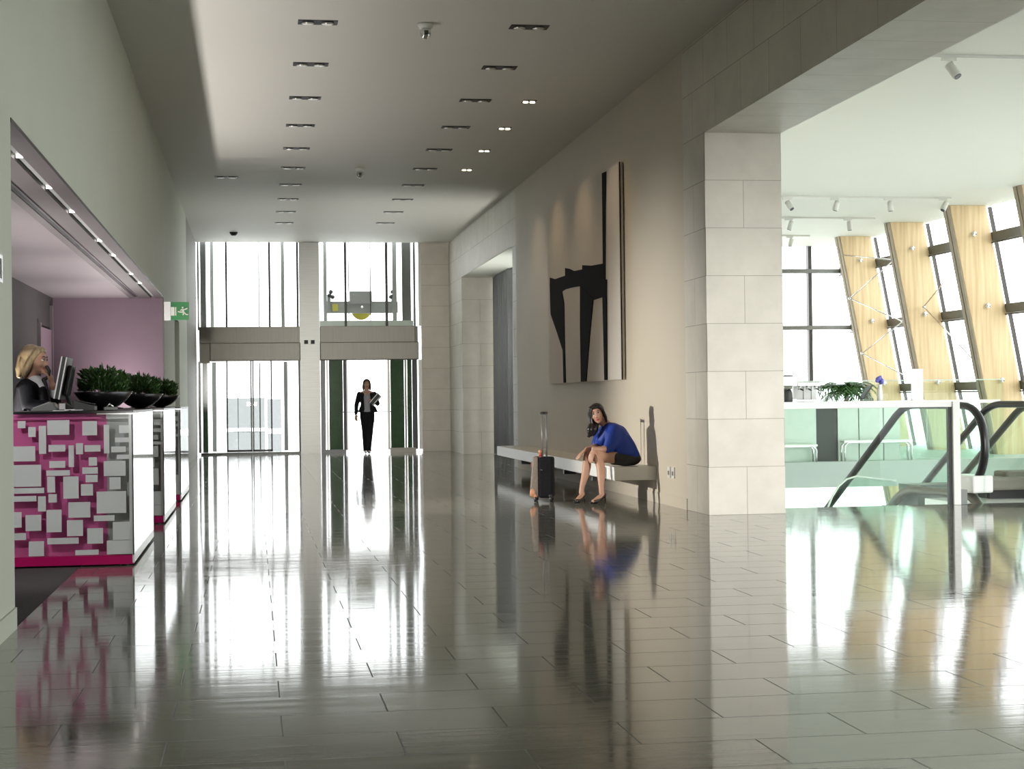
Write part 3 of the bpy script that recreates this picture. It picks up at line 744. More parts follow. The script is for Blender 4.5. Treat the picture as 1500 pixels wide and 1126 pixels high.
for k in range(3):
    box(XL+.007, XL+.010, 8.58+.08*k, 8.63+.08*k, 1.85, 1.95-.02*(k % 2)).build('mark', 'dark_grey', ns)

# ------------------------------------------------------------------ reception desks
SQ = [(-1.718, -1.664, 1.029, 1.081), (-1.643, -1.591, 0.963, 1.037), (-1.568, -1.517, 0.838, 1.044), (-1.507, -1.35, 0.976, 1.084), (-1.256, -1.15, 0.969, 1.074), (-1.101, -1.063, 0.833, 1.045), (-1.765, -1.596, 0.785, 0.895), (-1.5, -1.38, 0.852, 0.902), (-1.356, -1.319, 0.737, 0.897), (-1.303, -1.253, 0.83, 0.912), (-1.241, -1.127, 0.848, 0.896), (-1.212, -1.153, 0.744, 0.806), (-1.495, -1.382, 0.733, 0.783), (-1.517, -1.35, 0.675, 0.714), (-1.259, -1.148, 0.684, 0.732), (-1.236, -1.149, 0.622, 0.676), (-1.766, -1.555, 0.598, 0.758), (-1.511, -1.456, 0.551, 0.669), (-1.397, -1.287, 0.504, 0.667), (-1.27, -1.184, 0.524, 0.608), (-1.104, -0.946, 0.665, 0.776), (-1.766, -1.534, 0.548, 0.588), (-1.769, -1.591, 0.489, 0.529), (-1.579, -1.524, 0.414, 0.525), (-1.504, -1.445, 0.478, 0.539), (-1.362, -1.205, 0.362, 0.476), (-1.158, -0.945, 0.39, 0.551), (-1.519, -1.412, 0.259, 0.423), (-1.373, -1.259, 0.227, 0.344), (-1.228, -1.115, 0.167, 0.281), (-1.18, -1.03, 0.333, 0.374), (-1.669, -1.558, 0.272, 0.389), (-1.77, -1.698, 0.299, 0.412), (-1.771, -1.667, 0.207, 0.257), (-1.648, -1.54, 0.085, 0.194), (-1.515, -1.291, 0.17, 0.215), (-1.315, -1.148, 0.085, 0.122), (-1.064, -0.984, 0.566, 0.656), (-1.049, -0.944, 0.84, 0.883), (-1.043, -0.902, 0.19, 0.323), (-1.088, -0.903, 0.085, 0.186), (-1.009, -0.91, 0.79, 0.821), (-0.991, -0.918, 0.981, 1.04), (-1.021, -0.919, 0.914, 0.949)]
def desk(y, label, first=None):
    if first: return copy_tree(first, (-1.3, y, 0), label)
    o = thing('reception_desk', (-1.3, y, 0), label, 'desk', 'reception desks with square patterned end panels')
    XE = -.89; L = 2.42
    box(-2.2, -1.085, y+.07, y+.11, .075, 1.09).build('end_panel', 'pink_panel', o)
    box(-1.085, XE-.01, y+.07, y+.11, .075, 1.09).build('end_panel', 'grey_panel', o)
    box(-2.2, -1.085, y+.04, y+.11, 1.09, 1.13).build('top_band', 'pink_panel', o)
    box(-1.085, XE-.012, y+.03, y+.11, 1.09, 1.13).build('top_band', 'square_white', o)
    box(-2.2, XE-.003, y+.001, y+.13, .012, .078).build('plinth', 'pink_base', o)
    box(-2.2, -1.0, y+.08, y+.14, 0, .02).build('toe_kick', 'black_matt', o)
    for x0, x1, z0, z1 in SQ:
        box(x0, x1, y+.012, y+.026, z0, z1).build('square_tile', 'square_white', o)
    for x0, x1, z0, z1 in [(-2.15, -1.85, .80, .95), (-2.1, -1.82, .5, .62), (-2.18, -1.9, .2, .36)]:
        box(x0, x1, y+.012, y+.026, z0, z1).build('square_tile', 'square_white', o)
    box(-2.2, XE, y+.0, y+.006, .078, 1.13).build('end_glass', 'front_glass', o)
    box(XE-.012, XE, y, y+L, .085, 1.13).build('side_glass', 'mirror_side', o)
    box(XE-.03, XE-.012, y+.01, y+L, .085, 1.13).build('side_core', 'white_lacquer', o)
    box(XE-.006, XE+.002, y-.004, y+.004, .08, 1.13).build('corner_trim', 'black_matt', o)
    box(XE-.012, XE+.001, y, y+L, .02, .085).build('side_plinth', 'white_lacquer', o)
    box(XE-.10, XE-.06, y+.1, y+L-.03, 0, .04).build('foot_rail', 'brushed_steel', o)
    box(-2.2, XE+.004, y-.004, y+.55, 1.13, 1.150).build('worktop', 'black_gloss', o, bevel=.003)
    box(-1.42, XE+.004, y+.55, y+L, 1.13, 1.150).build('worktop', 'black_gloss', o, bevel=.003)
    box(-1.15, XE+.006, y-.006, y+.3, 1.122, 1.131).build('edge_strip', 'chrome', o)
    box(-1.30, -1.26, y+.13, y+L, 0, 1.13).build('back_panel', 'mid_grey', o)
    box(-1.26, XE-.03, y+L-.06, y+L, .02, 1.13).build('rear_end', 'grey_panel', o)
    return o
d1 = desk(12.575, 'front reception desk with pink panel and white squares, nearest the camera')
desk(16.82, 'middle reception desk, its grey squared end seen as a narrow strip', d1)
desk(20.62, 'farthest reception desk, nearest the exit sign', d1)
# planted bowls
def bowl(x, y, label, first=None):
    if first: return copy_tree(first, (x, y, 1.15), label)
    o = thing('potted_plant', (x, y, 1.15), label, 'plant', 'black bowls of green plants on the reception desks')
    MB().lathe([(.05, .0), (.07, .012), (.13, .035), (.19, .085), (.235, .145), (.232, .148), (.2, .125), (.02, .12)], (x, y, 1.15), 40).build('bowl', 'black_gloss', o)
    MB().lathe([(.20, .118), (.05, .135), (.0, .137)], (x, y, 1.15), 24).build('soil', 'soil', o)
    lf = MB()
    for k in range(900):
        a = random.uniform(0, 2*PI); rr = .19*math.sqrt(random.random()); h = random.uniform(.02, .20)*(1-.25*(rr/.19)**2)
        b = Vector((x+rr*math.cos(a)*.95, y+rr*math.sin(a)*.95, 1.28+h))
        d = Vector((math.cos(a)*(rr/.19)*1.1+random.gauss(0, .45), math.sin(a)*(rr/.19)*1.1+random.gauss(0, .45), random.uniform(.35, 1.2))).normalized()
        sd = d.cross(Vector((random.gauss(0, 1), random.gauss(0, 1), .3))).normalized(); L = random.uniform(.035, .072); w = L*.17
        nn = d.cross(sd)*w*.5
        lf.add([b, b+d*L*.5+sd*w+nn, b+d*L, b+d*L*.5-sd*w+nn, b+d*L*.45-nn], [(0, 1, 4), (1, 2, 4), (2, 3, 4), (3, 0, 4)])
    lf.build('foliage', 'foliage', o)
    st = MB()
    for k in range(60):
        a = random.uniform(0, 2*PI); rr = .16*math.sqrt(random.random())
        p = Vector((x+rr*math.cos(a), y+rr*math.sin(a), 1.27))
        st.tube([p, p+Vector((rr*math.cos(a)*.3, rr*math.sin(a)*.3, random.uniform(.08, .16)))], .003, 5)
    st.build('stems', 'foliage', o)
    return o
b1 = bowl(-1.205, 13.75, 'large leafy green plant in a black bowl on the front reception desk')
bowl(-1.15, 17.3, 'green plant in a black bowl on the middle reception desk', b1)
bowl(-1.145, 21.0, 'dark green plant in a black bowl on the farthest reception desk', b1)
# monitors seen edge-on
def monitor(x, y, label, first=None):
    if first: return copy_tree(first, (x, y, 1.15), label)
    o = thing('monitor', (x, y, 1.15), label, 'monitor', 'desk monitors of the reception')
    lean = Matrix.Rotation(R(11), 3, 'Y')
    c = Vector((x, y, 1.15+.255))
    MB().obox(c, (.045, .40, .33), lean).build('casing', 'dark_grey', o, bevel=.004)
    MB().obox(c+lean @ Vector((-.024, 0, 0)), (.004, .37, .30), lean).build('screen', 'screen', o)
    for dx in (-.019, .017):
        MB().obox(c+lean @ Vector((dx, -.202, 0)), (.010, .006, .332), lean).build('edge_strip', 'white_lacquer', o)
    MB().obox(c+lean @ Vector((.048, 0, -.01)), (.035, .26, .24), lean).build('back_cover', 'black_matt', o, bevel=.01)
    MB().obox(Vector((x+.045, y, 1.22)), (.03, .08, .14), Matrix.Rotation(R(-20), 3, 'Y')).build('neck', 'dark_grey', o, bevel=.006)
    MB().lathe([(.11, 0), (.11, .008), (.03, .02)], (x+.03, y, 1.15), 24).build('foot', 'dark_grey', o)
    return o
m1 = monitor(-1.475, 13.38, 'black monitor seen edge on beside the receptionist')
monitor(-1.46, 17.4, 'monitor top peeking over the plant on the middle desk', m1)
monitor(-1.43, 20.9, 'monitor top peeking over the plants on the farthest desk', m1)
# telephone, papers, clutter
ph = thing('telephone', (-1.57, 12.95, 1.15), 'grey desk telephone in front of the receptionist', 'telephone')
MB().prism([(-1.67, 1.151), (-1.48, 1.151), (-1.47, 1.165), (-1.50, 1.215), (-1.53, 1.212), (-1.66, 1.165)], 12.86, 13.05).build('body', 'mid_grey', ph, bevel=.004)
MB().obox((-1.585, 12.92, 1.197), (.13, .10, .006), Matrix.Rotation(R(-20), 3, 'Y')).build('keypad', 'grey_panel', ph)
MB().tube([(-1.66, 12.86, 1.162), (-1.69, 12.85, 1.17), (-1.71, 12.87, 1.160), (-1.70, 12.93, 1.159)], .007, 8).build('cord', 'black_matt', ph)
kb = thing('desk_gadget', (-1.40, 12.9, 1.15), 'black and white card reader on the front desk', 'card reader')
MB().prism([(-1.46, 1.151), (-1.345, 1.151), (-1.345, 1.17), (-1.42, 1.215), (-1.46, 1.215)], 12.88, 13.0).build('body', 'black_matt', kb, bevel=.004)
MB().obox((-1.43, 12.875, 1.185), (.045, .012, .045), Matrix.Rotation(0, 3, 'Y')).build('label_face', 'square_white', kb)
tr = thing('document_tray', (-1.27, 12.85, 1.15), 'black document stand lying on the front desk before the plant', 'document tray')
MB().hexa([(-1.335, 12.75, 1.151), (-1.18, 12.75, 1.151), (-1.18, 12.95, 1.151), (-1.335, 12.95, 1.151)], [(-1.335, 12.75, 1.23), (-1.18, 12.75, 1.185), (-1.18, 12.95, 1.185), (-1.335, 12.95, 1.23)]).build('stand', 'dark_grey', tr, bevel=.004)
MB().obox((-1.257, 12.85, 1.215), (.14, .17, .004), Matrix.Rotation(R(12.5), 3, 'Y')).build('clip_face', 'black_matt', tr)
for i, (x, y, w) in enumerate([(-1.42, 12.68, .10), (-1.30, 12.67, .08), (-1.36, 12.72, .07)]):
    pa = MB().obox((x, y, 1.154+.003*i), (w, .09, .005), Matrix.Rotation(R(8*i-6), 3, 'Z')).build('paper_slip', 'square_white', origin=(x, y, 1.15))
    tag(pa, ['white paper slip lying left of the black card reader', 'white paper slip lying before the black document stand', 'small white paper slip between the other two slips'][i], 'paper', 'paper slips on the front desk')
cd = thing('card_holder', (-1.08, 12.95, 1.15), 'small silver card holder at the foot of the front plant bowl', 'card holder')
MB().obox((-1.08, 12.95, 1.165), (.10, .07, .022), Matrix.Rotation(R(10), 3, 'Z')).build('base', 'mid_grey', cd, bevel=.003)
MB().tube([(-1.11, 12.95, 1.175), (-1.09, 12.95, 1.20), (-1.06, 12.95, 1.178)], .007, 8).build('clip', 'chrome', cd)
wb = thing('card_box', (-1.27, 21.5, 1.15), 'white card box peeking over the plants on the farthest desk', 'box')
box(-1.315, -1.225, 21.45, 21.55, 1.15, 1.52).build('card', 'square_white', wb)

# ------------------------------------------------------------------ suitcase
sc_ = thing('suitcase', (3.33, 19.0, 0), 'black and taupe trolley suitcase with raised handle beside the seated woman', 'suitcase')
# stands slightly turned: short side faces the camera, long side to the left
rz = Matrix.Rotation(R(-14), 3, 'Z')
def sp(x, y, z): 
    q = rz @ Vector((x, y, 0)); return Vector((3.325+q.x, 19.0+q.y, z))
def sbox(x0, x1, y0, y1, z0, z1):
    return MB().hexa([sp(x0, y0, z0), sp(x1, y0, z0), sp(x1, y1, z0), sp(x0, y1, z0)], [sp(x0, y0, z1), sp(x1, y0, z1), sp(x1, y1, z1), sp(x0, y1, z1)])
sbox(-.05, .12, -.17, .17, .05, .52).build('shell', 'black_cloth', sc_, bevel=.025)
MB().hexa([sp(-.155, -.16, .06), sp(-.052, -.17, .06), sp(-.052, .17, .06), sp(-.155, .16, .06)], [sp(-.115, -.15, .525), sp(-.052, -.165, .525), sp(-.052, .165, .525), sp(-.115, .15, .525)]).build('front_pocket', 'taupe_cloth', sc_, bevel=.015)
hd = MB().tube([sp(-.005, -.075, .50), sp(-.005, -.075, 1.02)], .011, 8).tube([sp(.035, .075, .50), sp(.035, .075, 1.02)], .011, 8)
hd = hd.build('telescopic_handle', 'mullion_grey', sc_)
MB().tube([sp(-.008, -.09, 1.03), sp(.038, .09, 1.03)], .016, 10).build('grip', 'black_matt', hd)
MB().tube([sp(-.03, -.08, .525), sp(-.03, -.075, .575), sp(-.03, 0, .59), sp(-.03, .075, .575), sp(-.03, .08, .525)], .016, 8).build('carry_handle', 'red_leather', sc_)
MB().lathe([(.02, -.01), (.02, .01)], sp(-.03, -.09, .585), 12, 'Y').build('name_tag', 'tan_leather', sc_)
for x, y in ((-.09, -.15), (.09, -.15), (-.09, .15), (.09, .15)):
    w = MB().lathe([(.032, -.012), (.036, 0), (.032, .012)], sp(x, y, .036), 16, 'X').build('wheel', 'rubber_black', sc_)
    MB().ball(sp(x, y, .075), (.028, .028, .03), 10, 7).build('wheel_housing', 'tan_leather' if x < 0 else 'black_matt', w)
MB().ball(sp(-.115, -.165, .11), (.035, .016, .05), 12, 8).build('corner_guard', 'tan_leather', sc_)
sbox(-.14, -.13, -.08, .06, .40, .46).build('zip_pull', 'tan_leather', sc_)
sbox(-.02, .0, -.176, -.168, .37, .378).build('buckle', 'chrome', sc_)

# ------------------------------------------------------------------ people
def frame(f, u):
    f = Vector(f).normalized(); r = f.cross(Vector(u)).normalized(); u = r.cross(f).normalized()
    return Matrix((r, f, u)).transposed()          # columns: right, forward, up
class Head:
    """builds a face in head coordinates (right, forward, up) around c"""
    def __init__(s, c, f, u, k=1.):
        s.c = Vector(c); s.m = frame(f, u); s.k = k
    def p(s, r, f, u): return s.c+s.m @ (Vector((r, f, u))*s.k)
    def e(s, mb, pos, rad): mb.ball(s.p(*pos), [q*s.k for q in rad], 16, 11, s.m)
    def flesh(s, mb, neck):
        k = s.k
        s.e(mb, (0, -.012, .028), (.072, .092, .086))          # skull
        s.e(mb, (0, .030, -.012), (.060, .054, .080))          # face
        s.e(mb, (0, .036, -.062), (.046, .044, .040))          # jaw
        s.e(mb, (0, .062, -.092), (.020, .018, .018))          # chin
        for q in (-1, 1):
            s.e(mb, (q*.036, .058, -.028), (.022, .020, .022))  # cheeks
            s.e(mb, (q*.030, .076, .028), (.026, .010, .008))   # brow ridge
            s.e(mb, (q*.073, -.008, -.008), (.008, .020, .032)) # ears
            s.e(mb, (q*.011, .090, -.036), (.009, .010, .008))  # nostrils
        mb.cap(s.p(0, .080, .018), .009*k, s.p(0, .100, -.030), .012*k)
        s.e(mb, (0, .078, -.064), (.022, .012, .011))           # mouth mound
        mb.cap(s.p(0, -.018, -.05), .052*k, neck, .055*k, 16)
    def details(s, par):
        for q in (-1, 1):
            e = MB(); s.e(e, (q*.031, .076, .006), (.014, .011, .008)); eo = e.build('eye', 'eye_white', par)
            i = MB(); s.e(i, (q*.031, .085, .006), (.0065, .004, .0065)); i.build('iris', 'black_matt', eo)
            l = MB(); l.tube([s.p(q*.017, .085, .010), s.p(q*.031, .090, .016), s.p(q*.046, .080, .010)], .0025*s.k, 6); l.build('lashes', 'black_matt', eo)
            b = MB(); b.tube([s.p(q*.014, .087, .030), s.p(q*.032, .088, .036), s.p(q*.050, .076, .028)], .0035*s.k, 6); b.build('eyebrow', 'hair_brown', par)
        l = MB(); l.tube([s.p(-.024, .078, -.062), s.p(-.010, .091, -.059), s.p(0, .092, -.061), s.p(.010, .091, -.059), s.p(.024, .078, -.062)], .0048*s.k, 8)
        l.tube([s.p(-.022, .078, -.064), s.p(0, .091, -.071), s.p(.022, .078, -.064)], .0055*s.k, 8); l.build('lips', 'lip_red', par)
def hand(mb, wrist, d, n, side, curl=.5, k=1.):
    """palm and five separate fingers; d = towards the fingertips, n = palm normal, side = +-1 for the thumb side"""
    d = Vector(d).normalized(); n = (Vector(n)-d*Vector(n).dot(d)).normalized(); s = d.cross(n)*side
    w = Vector(wrist); m = Matrix((s, d, n)).transposed()
    for t, rw in ((.02, .026), (.045, .034), (.07, .038)):
        mb.ball(w+d*t*k, (rw*k, .026*k, .014*k), 14, 9, m)
    for i, (o, L, a) in enumerate([(.027, .072, .06), (.009, .082, .02), (-.010, .076, -.03), (-.028, .060, -.09)]):
        p = w+d*.088*k+s*o*k; q = (d+s*a).normalized(); c = curl*(1+.12*i)
        r = .0088*k
        for j, f in enumerate((.45, .32, .23)):
            ang = c*(.45+.5*j)
            e = p+(q*math.cos(ang)+n*math.sin(ang))*L*f*k
            mb.cap(p, r, e, r*.92, 10); p = e; r *= .92
    p = w+d*.03*k+s*.028*k
    e = p+(s*.75+d*.6+n*.3).normalized()*.042*k; mb.cap(p, .012*k, e, .0105*k, 10)
    f = e+(s*.2+d*.85+n*.45).normalized()*.032*k; mb.cap(e, .0105*k, f, .008*k, 10)
def heel_shoe(par, ankle, heel, ball_, toe, name='shoe', stil=True):
    A, H, B, T = [Vector(q) for q in (ankle, heel, ball_, toe)]
    mb = MB(); fwd = (T-H); fwd.z = 0; fwd.normalize(); sd = fwd.cross(Vector((0, 0, 1)))
    mb.limb((H+Vector((0, 0, .005)), .030), (H.lerp(B, .5)+Vector((0, 0, -.004)), .026), (B, .034), (T, .018))
    mb.ball(B+fwd*.02, (.036, .036, .026), 14, 9)
    so = mb.build(name, 'patent', par, remesh=.006, smooth=3)
    if stil:
        g = H-fwd*.018
        MB().tube([g+Vector((0, 0, -.01)), Vector((g.x-fwd.x*.004, g.y-fwd.y*.004, .05)), Vector((g.x-fwd.x*.006, g.y-fwd.y*.006, .002))], [.014, .007, .006], 8).build('stiletto_heel', 'patent', so)
    return so

# --- seated woman in blue, facing left, looking at the camera
hc = Vector((3.89, 18.60, 1.012))
H1 = Head(hc, (-.34, -.94, .02), (-.24, .05, .97), 1.0)
b = MB()
H1.flesh(b, (4.0, 18.66, .90))
b.sweep([((4.28, 18.66, .54), (.10, .16, .09)), ((4.22, 18.66, .66), (.10, .14, .10)), ((4.10, 18.66, .80), (.10, .155, .10)), ((4.03, 18.66, .87), (.06, .09, .05))])
b.limb(((4.24, 18.56, .51), .070), ((4.02, 18.49, .52), .072), ((3.845, 18.42, .545), .054))
b.limb(((3.845, 18.42, .545), .054), ((3.875, 18.38, .42), .052), ((3.872, 18.345, .33), .048), ((3.865, 18.31, .19), .032), ((3.868, 18.305, .125), .030))
b.limb(((3.885, 18.31, .105), .028), ((3.80, 18.26, .06), .026), ((3.75, 18.225, .035), .022))
b.limb(((4.24, 18.76, .51), .070), ((4.0, 18.70, .52), .072), ((3.775, 18.62, .535), .054))
b.limb(((3.775, 18.62, .535), .054), ((3.755, 18.585, .42), .052), ((3.735, 18.56, .33), .047), ((3.685, 18.515, .19), .031), ((3.672, 18.505, .125), .029))
b.limb(((3.69, 18.505, .105), .028), ((3.63, 18.45, .06), .026), ((3.595, 18.42, .035), .022))
b.limb(((4.06, 18.53, .82), .040), ((3.985, 18.44, .62), .042), ((3.90, 18.42, .612), .038), ((3.800, 18.395, .622), .027))
hand(b, (3.800, 18.392, .622), (-.35, -.12, -.92), (.5, .55, -.1), 1, .35)
b.limb(((4.02, 18.78, .82), .040), ((3.93, 18.74, .65), .042), ((3.85, 18.67, .630), .036), ((3.755, 18.59, .612), .026))
hand(b, (3.755, 18.59, .612), (-.80, -.15, -.58), (.2, .1, -.9), -1, .35)
P1 = b.build('person', 'skin', origin=(4.2, 18.6, 0), remesh=.0065, smooth=4)
tag(P1, 'person in a blue blouse and dark skirt sitting on the bench end, hands on knees', 'person')
H1.details(P1)
h = MB()
H1.e(h, (0, -.045, .045), (.088, .082, .088)); H1.e(h, (0, .012, .078), (.074, .066, .045)); H1.e(h, (0, -.06, -.03), (.078, .055, .09))
for q, (a, c_) in ((1, (.030, .026)), (-1, (.020, .012))):
    h.limb((H1.p(q*.050, .045, .078), .030), (H1.p(q*.078, .030, .02), .026 if q > 0 else .018), (H1.p(q*.084, .005, -.06), a), (H1.p(q*.080, -.015, -.11), c_))
h.limb((H1.p(.062, .058, .055), .022), (H1.p(.076, .045, -.02), .022), (H1.p(.088, .03, -.09), .030), ((3.80, 18.57, .84), .042), ((3.80, 18.58, .785), .032), ((3.785, 18.58, .755), .012))
h.limb((H1.p(.05, -.05, -.07), .045), ((3.86, 18.62, .84), .045), ((3.845, 18.62, .79), .030))
h.cap((3.785, 18.58, .757), .010, (3.765, 18.58, .762), .006)
h.build('hair', 'hair_black', P1, remesh=.006, smooth=3)
c = MB()
c.sweep([((4.275, 18.66, .515), (.125, .195, .085)), ((4.225, 18.66, .62), (.125, .185, .12)), ((4.13, 18.66, .77), (.125, .195, .12)), ((4.07, 18.66, .845), (.095, .18, .07)), ((4.025, 18.66, .885), (.062, .10, .035))], 14)
c.sweep([((4.075, 18.53, .84), (.075, .075, .06)), ((4.05, 18.475, .74), (.095, .06, .09)), ((4.01, 18.455, .65), (.085, .055, .07)), ((3.955, 18.44, .615), (.030, .052, .055))], 12)
c.sweep([((4.03, 18.79, .84), (.07, .07, .06)), ((3.96, 18.77, .74), (.085, .06, .08)), ((3.90, 18.73, .67), (.055, .055, .05))], 12)
c.sweep([((4.14, 18.50, .70), (.13, .05, .10)), ((4.20, 18.49, .58), (.14, .04, .06))], 10)
c.sweep([((3.99, 18.62, .80), (.07, .12, .08)), ((3.95, 18.63, .72), (.07, .11, .07))], 8)
c.build('blouse', 'blue_cloth', P1, remesh=.009, smooth=3)
k_ = MB()
k_.sweep([((4.29, 18.66, .495), (.115, .20, .082)), ((4.20, 18.60, .50), (.09, .17, .088)), ((4.06, 18.58, .515), (.05, .165, .085))], 12)
k_.build('skirt', 'charcoal_cloth', P1, remesh=.009, smooth=3)
heel_shoe(P1, (3.868, 18.305, .125), (3.895, 18.315, .10), (3.785, 18.25, .036), (3.735, 18.22, .022))
heel_shoe(P1, (3.672, 18.505, .125), (3.70, 18.515, .10), (3.62, 18.445, .036), (3.585, 18.41, .022))

# --- walking woman in a dark suit coming out of the right lift
y = 37.7
H2 = Head((2.540, y-.03, 1.575), (-.05, -1, 0), (0, 0, 1), .98)
b = MB(); H2.flesh(b, (2.540, y, 1.43))
b.sweep([((2.545, y, .95), (.165, .11, .12)), ((2.545, y, 1.12), (.125, .09, .1)), ((2.54, y, 1.30), (.155, .10, .1)), ((2.54, y, 1.38), (.16, .07, .05))])
b.limb(((2.47, y, .92), .085), ((2.49, y-.02, .52), .055), ((2.50, y+.10, .12), .035), ((2.50, y+.06, .05), .03), ((2.49, y-.08, .03), .025))
b.limb(((2.62, y, .92), .085), ((2.60, y-.10, .52), .055), ((2.565, y-.14, .12), .035), ((2.565, y-.17, .06), .03), ((2.565, y-.30, .03), .025))
b.limb(((2.365, y, 1.355), .05), ((2.305, y+.02, 1.11), .04), ((2.288, y-.03, .89), .026))
hand(b, (2.288, y-.03, .89), (0, -.1, -1), (.3, .6, 0), 1, .6)
b.limb(((2.715, y, 1.355), .05), ((2.785, y+.02, 1.13), .042), ((2.70, y-.16, 1.17), .028))
hand(b, (2.70, y-.16, 1.17), (-.75, -.25, .25), (-.1, .9, .2), 1, .5)
P2 = b.build('person', 'skin_dim', origin=(2.54, y, 0), remesh=.009, smooth=4)
tag(P2, 'person in a dark trouser suit walking out of the right lift with a folder', 'person')
H2.details(P2)
h = MB(); H2.e(h, (0, -.035, .045), (.085, .085, .085)); H2.e(h, (0, .02, .082), (.07, .06, .035)); H2.e(h, (0, -.06, -.05), (.085, .045, .1))
for q in (-1, 1):
    h.limb((H2.p(q*.055, .04, .07), .026), (H2.p(q*.076, .015, 0), .022), (H2.p(q*.082, .0, -.08), .024), (H2.p(q*.075, .01, -.14), .018))
h.build('hair', 'hair_brown', P2, remesh=.007, smooth=3)
c = MB()
c.sweep([((2.55, y+.02, .99), (.185, .12, .06)), ((2.55, y+.02, 1.12), (.145, .105, .08)), ((2.54, y+.02, 1.28), (.175, .115, .08)), ((2.54, y+.01, 1.36), (.19, .085, .04)), ((2.54, y+.02, 1.40), (.09, .06, .03))], 14)
c.limb(((2.37, y, 1.35), .058), ((2.305, y+.02, 1.11), .052), ((2.29, y-.03, .92), .040))
c.limb(((2.715, y, 1.35), .058), ((2.785, y+.02, 1.13), .054), ((2.72, y-.13, 1.165), .042))
c.sweep([((2.70, y-.02, 1.02), (.05, .08, .06)), ((2.73, y-.03, .96), (.05, .08, .03))], 6)
c.sweep([((2.41, y-.02, 1.02), (.045, .08, .06)), ((2.40, y-.03, .96), (.05, .08, .03))], 6)
for q in (-1, 1):
    c.sweep([((2.54+q*.115, y-.075, 1.33), (.05, .035, .06)), ((2.54+q*.105, y-.09, 1.15), (.04, .035, .06)), ((2.54+q*.115, y-.10, 1.0), (.055, .03, .05))], 8)
c.build('jacket', 'black_cloth', P2, remesh=.010, smooth=3)
c = MB(); c.sweep([((2.54, y-.035, .96), (.105, .10, .03)), ((2.54, y-.035, 1.12), (.10, .095, .08)), ((2.54, y-.04, 1.28), (.10, .10, .06)), ((2.54, y-.02, 1.36), (.06, .06, .03))], 12)
c.build('top', 'grey_cloth', P2, remesh=.010, smooth=3)
c = MB()
c.sweep([((2.545, y, .97), (.165, .112, .04)), ((2.545, y, .88), (.17, .115, .07))], 8)
c.limb(((2.475, y, .86), .098), ((2.49, y-.02, .52), .072), ((2.502, y+.09, .14), .056), ((2.502, y+.07, .07), .054))
c.limb(((2.615, y, .86), .098), ((2.60, y-.10, .52), .072), ((2.567, y-.15, .14), .056), ((2.567, y-.16, .07), .054))
c.build('trousers', 'black_cloth', P2, remesh=.010, smooth=3)
heel_shoe(P2, (2.50, y+.06, .06), (2.502, y+.09, .055), (2.497, y-.05, .034), (2.49, y-.13, .022))
heel_shoe(P2, (2.565, y-.16, .06), (2.565, y-.15, .055), (2.562, y-.28, .034), (2.56, y-.36, .022))
fo = thing('folder', (2.71, y-.22, 1.23), 'black folder with white pages held by the walking woman', 'folder')
rt = Matrix.Rotation(R(-48), 3, 'Y')
MB().obox((2.71, y-.262, 1.225), (.27, .006, .075), rt).build('cover', 'black_matt', fo)
MB().obox((2.712, y-.252, 1.227), (.275, .010, .105), rt).build('pages', 'square_white', fo)
MB().obox((2.714, y-.242, 1.229), (.29, .006, .14), rt).build('cover', 'black_matt', fo)

# --- receptionist on the telephone, in profile
H3 = Head((-1.728, 13.70, 1.555), (.93, -.28, -.06), (.03, 0, 1), 1.0)
b = MB(); H3.flesh(b, (-1.76, 13.71, 1.41))
b.sweep([((-1.79, 13.70, .92), (.11, .165, .12), -.25), ((-1.775, 13.70, 1.10), (.09, .13, .1), -.25), ((-1.765, 13.70, 1.27), (.105, .155, .1), -.25), ((-1.765, 13.70, 1.35), (.07, .12, .045), -.25)])
for q in (-1, 1):
    b.limb(((-1.79, 13.70+q*.085, .90), .085), ((-1.78, 13.70+q*.09, .50), .055), ((-1.79, 13.70+q*.09, .10), .036), ((-1.79, 13.70+q*.09, .06), .034), ((-1.66, 13.70+q*.10, .03), .028))
b.limb(((-1.775, 13.54, 1.32), .04), ((-1.745, 13.47, 1.19), .042), ((-1.55, 13.42, 1.19), .027))
hand(b, (-1.55, 13.42, 1.19), (1, .05, -.15), (0, 0, -1), -1, .35)
b.limb(((-1.745, 13.86, 1.32), .04), ((-1.60, 13.86, 1.20), .042), ((-1.595, 13.70, 1.355), .027))
hand(b, (-1.597, 13.695, 1.365), (-.25, -.35, .9), (-.85, .2, .1), -1, .9)
P3 = b.build('person', 'skin', origin=(-1.77, 13.7, 0), remesh=.0065, smooth=4)
tag(P3, 'blonde person in a black suit standing behind the reception desk, telephoning', 'person')
H3.details(P3)
h = MB(); H3.e(h, (0, -.038, .045), (.086, .088, .086)); H3.e(h, (0, .015, .082), (.072, .064, .036)); H3.e(h, (0, -.075, -.03), (.082, .05, .10))
for q in (-1, 1):
    h.limb((H3.p(q*.056, .035, .072), .028), (H3.p(q*.076, .0, .01), .024), (H3.p(q*.084, -.03, -.07), .030), (H3.p(q*.08, -.05, -.12), .020))
h.limb((H3.p(0, -.10, .02), .05), (H3.p(.01, -.115, -.07), .045), (H3.p(.02, -.12, -.125), .025))
h.build('hair', 'hair_blonde', P3, remesh=.006, smooth=3)
c = MB()
c.sweep([((-1.79, 13.70, .86), (.125, .18, .05), -.25), ((-1.78, 13.70, 1.08), (.11, .15, .1), -.25), ((-1.765, 13.70, 1.25), (.125, .175, .1), -.25), ((-1.77, 13.70, 1.34), (.095, .19, .055), -.25), ((-1.785, 13.71, 1.385), (.06, .10, .03), -.25)], 14)
c.limb(((-1.775, 13.52, 1.335), .060), ((-1.755, 13.47, 1.19), .056), ((-1.60, 13.425, 1.19), .040))
c.limb(((-1.745, 13.88, 1.335), .060), ((-1.60, 13.87, 1.20), .056), ((-1.592, 13.76, 1.295), .042))
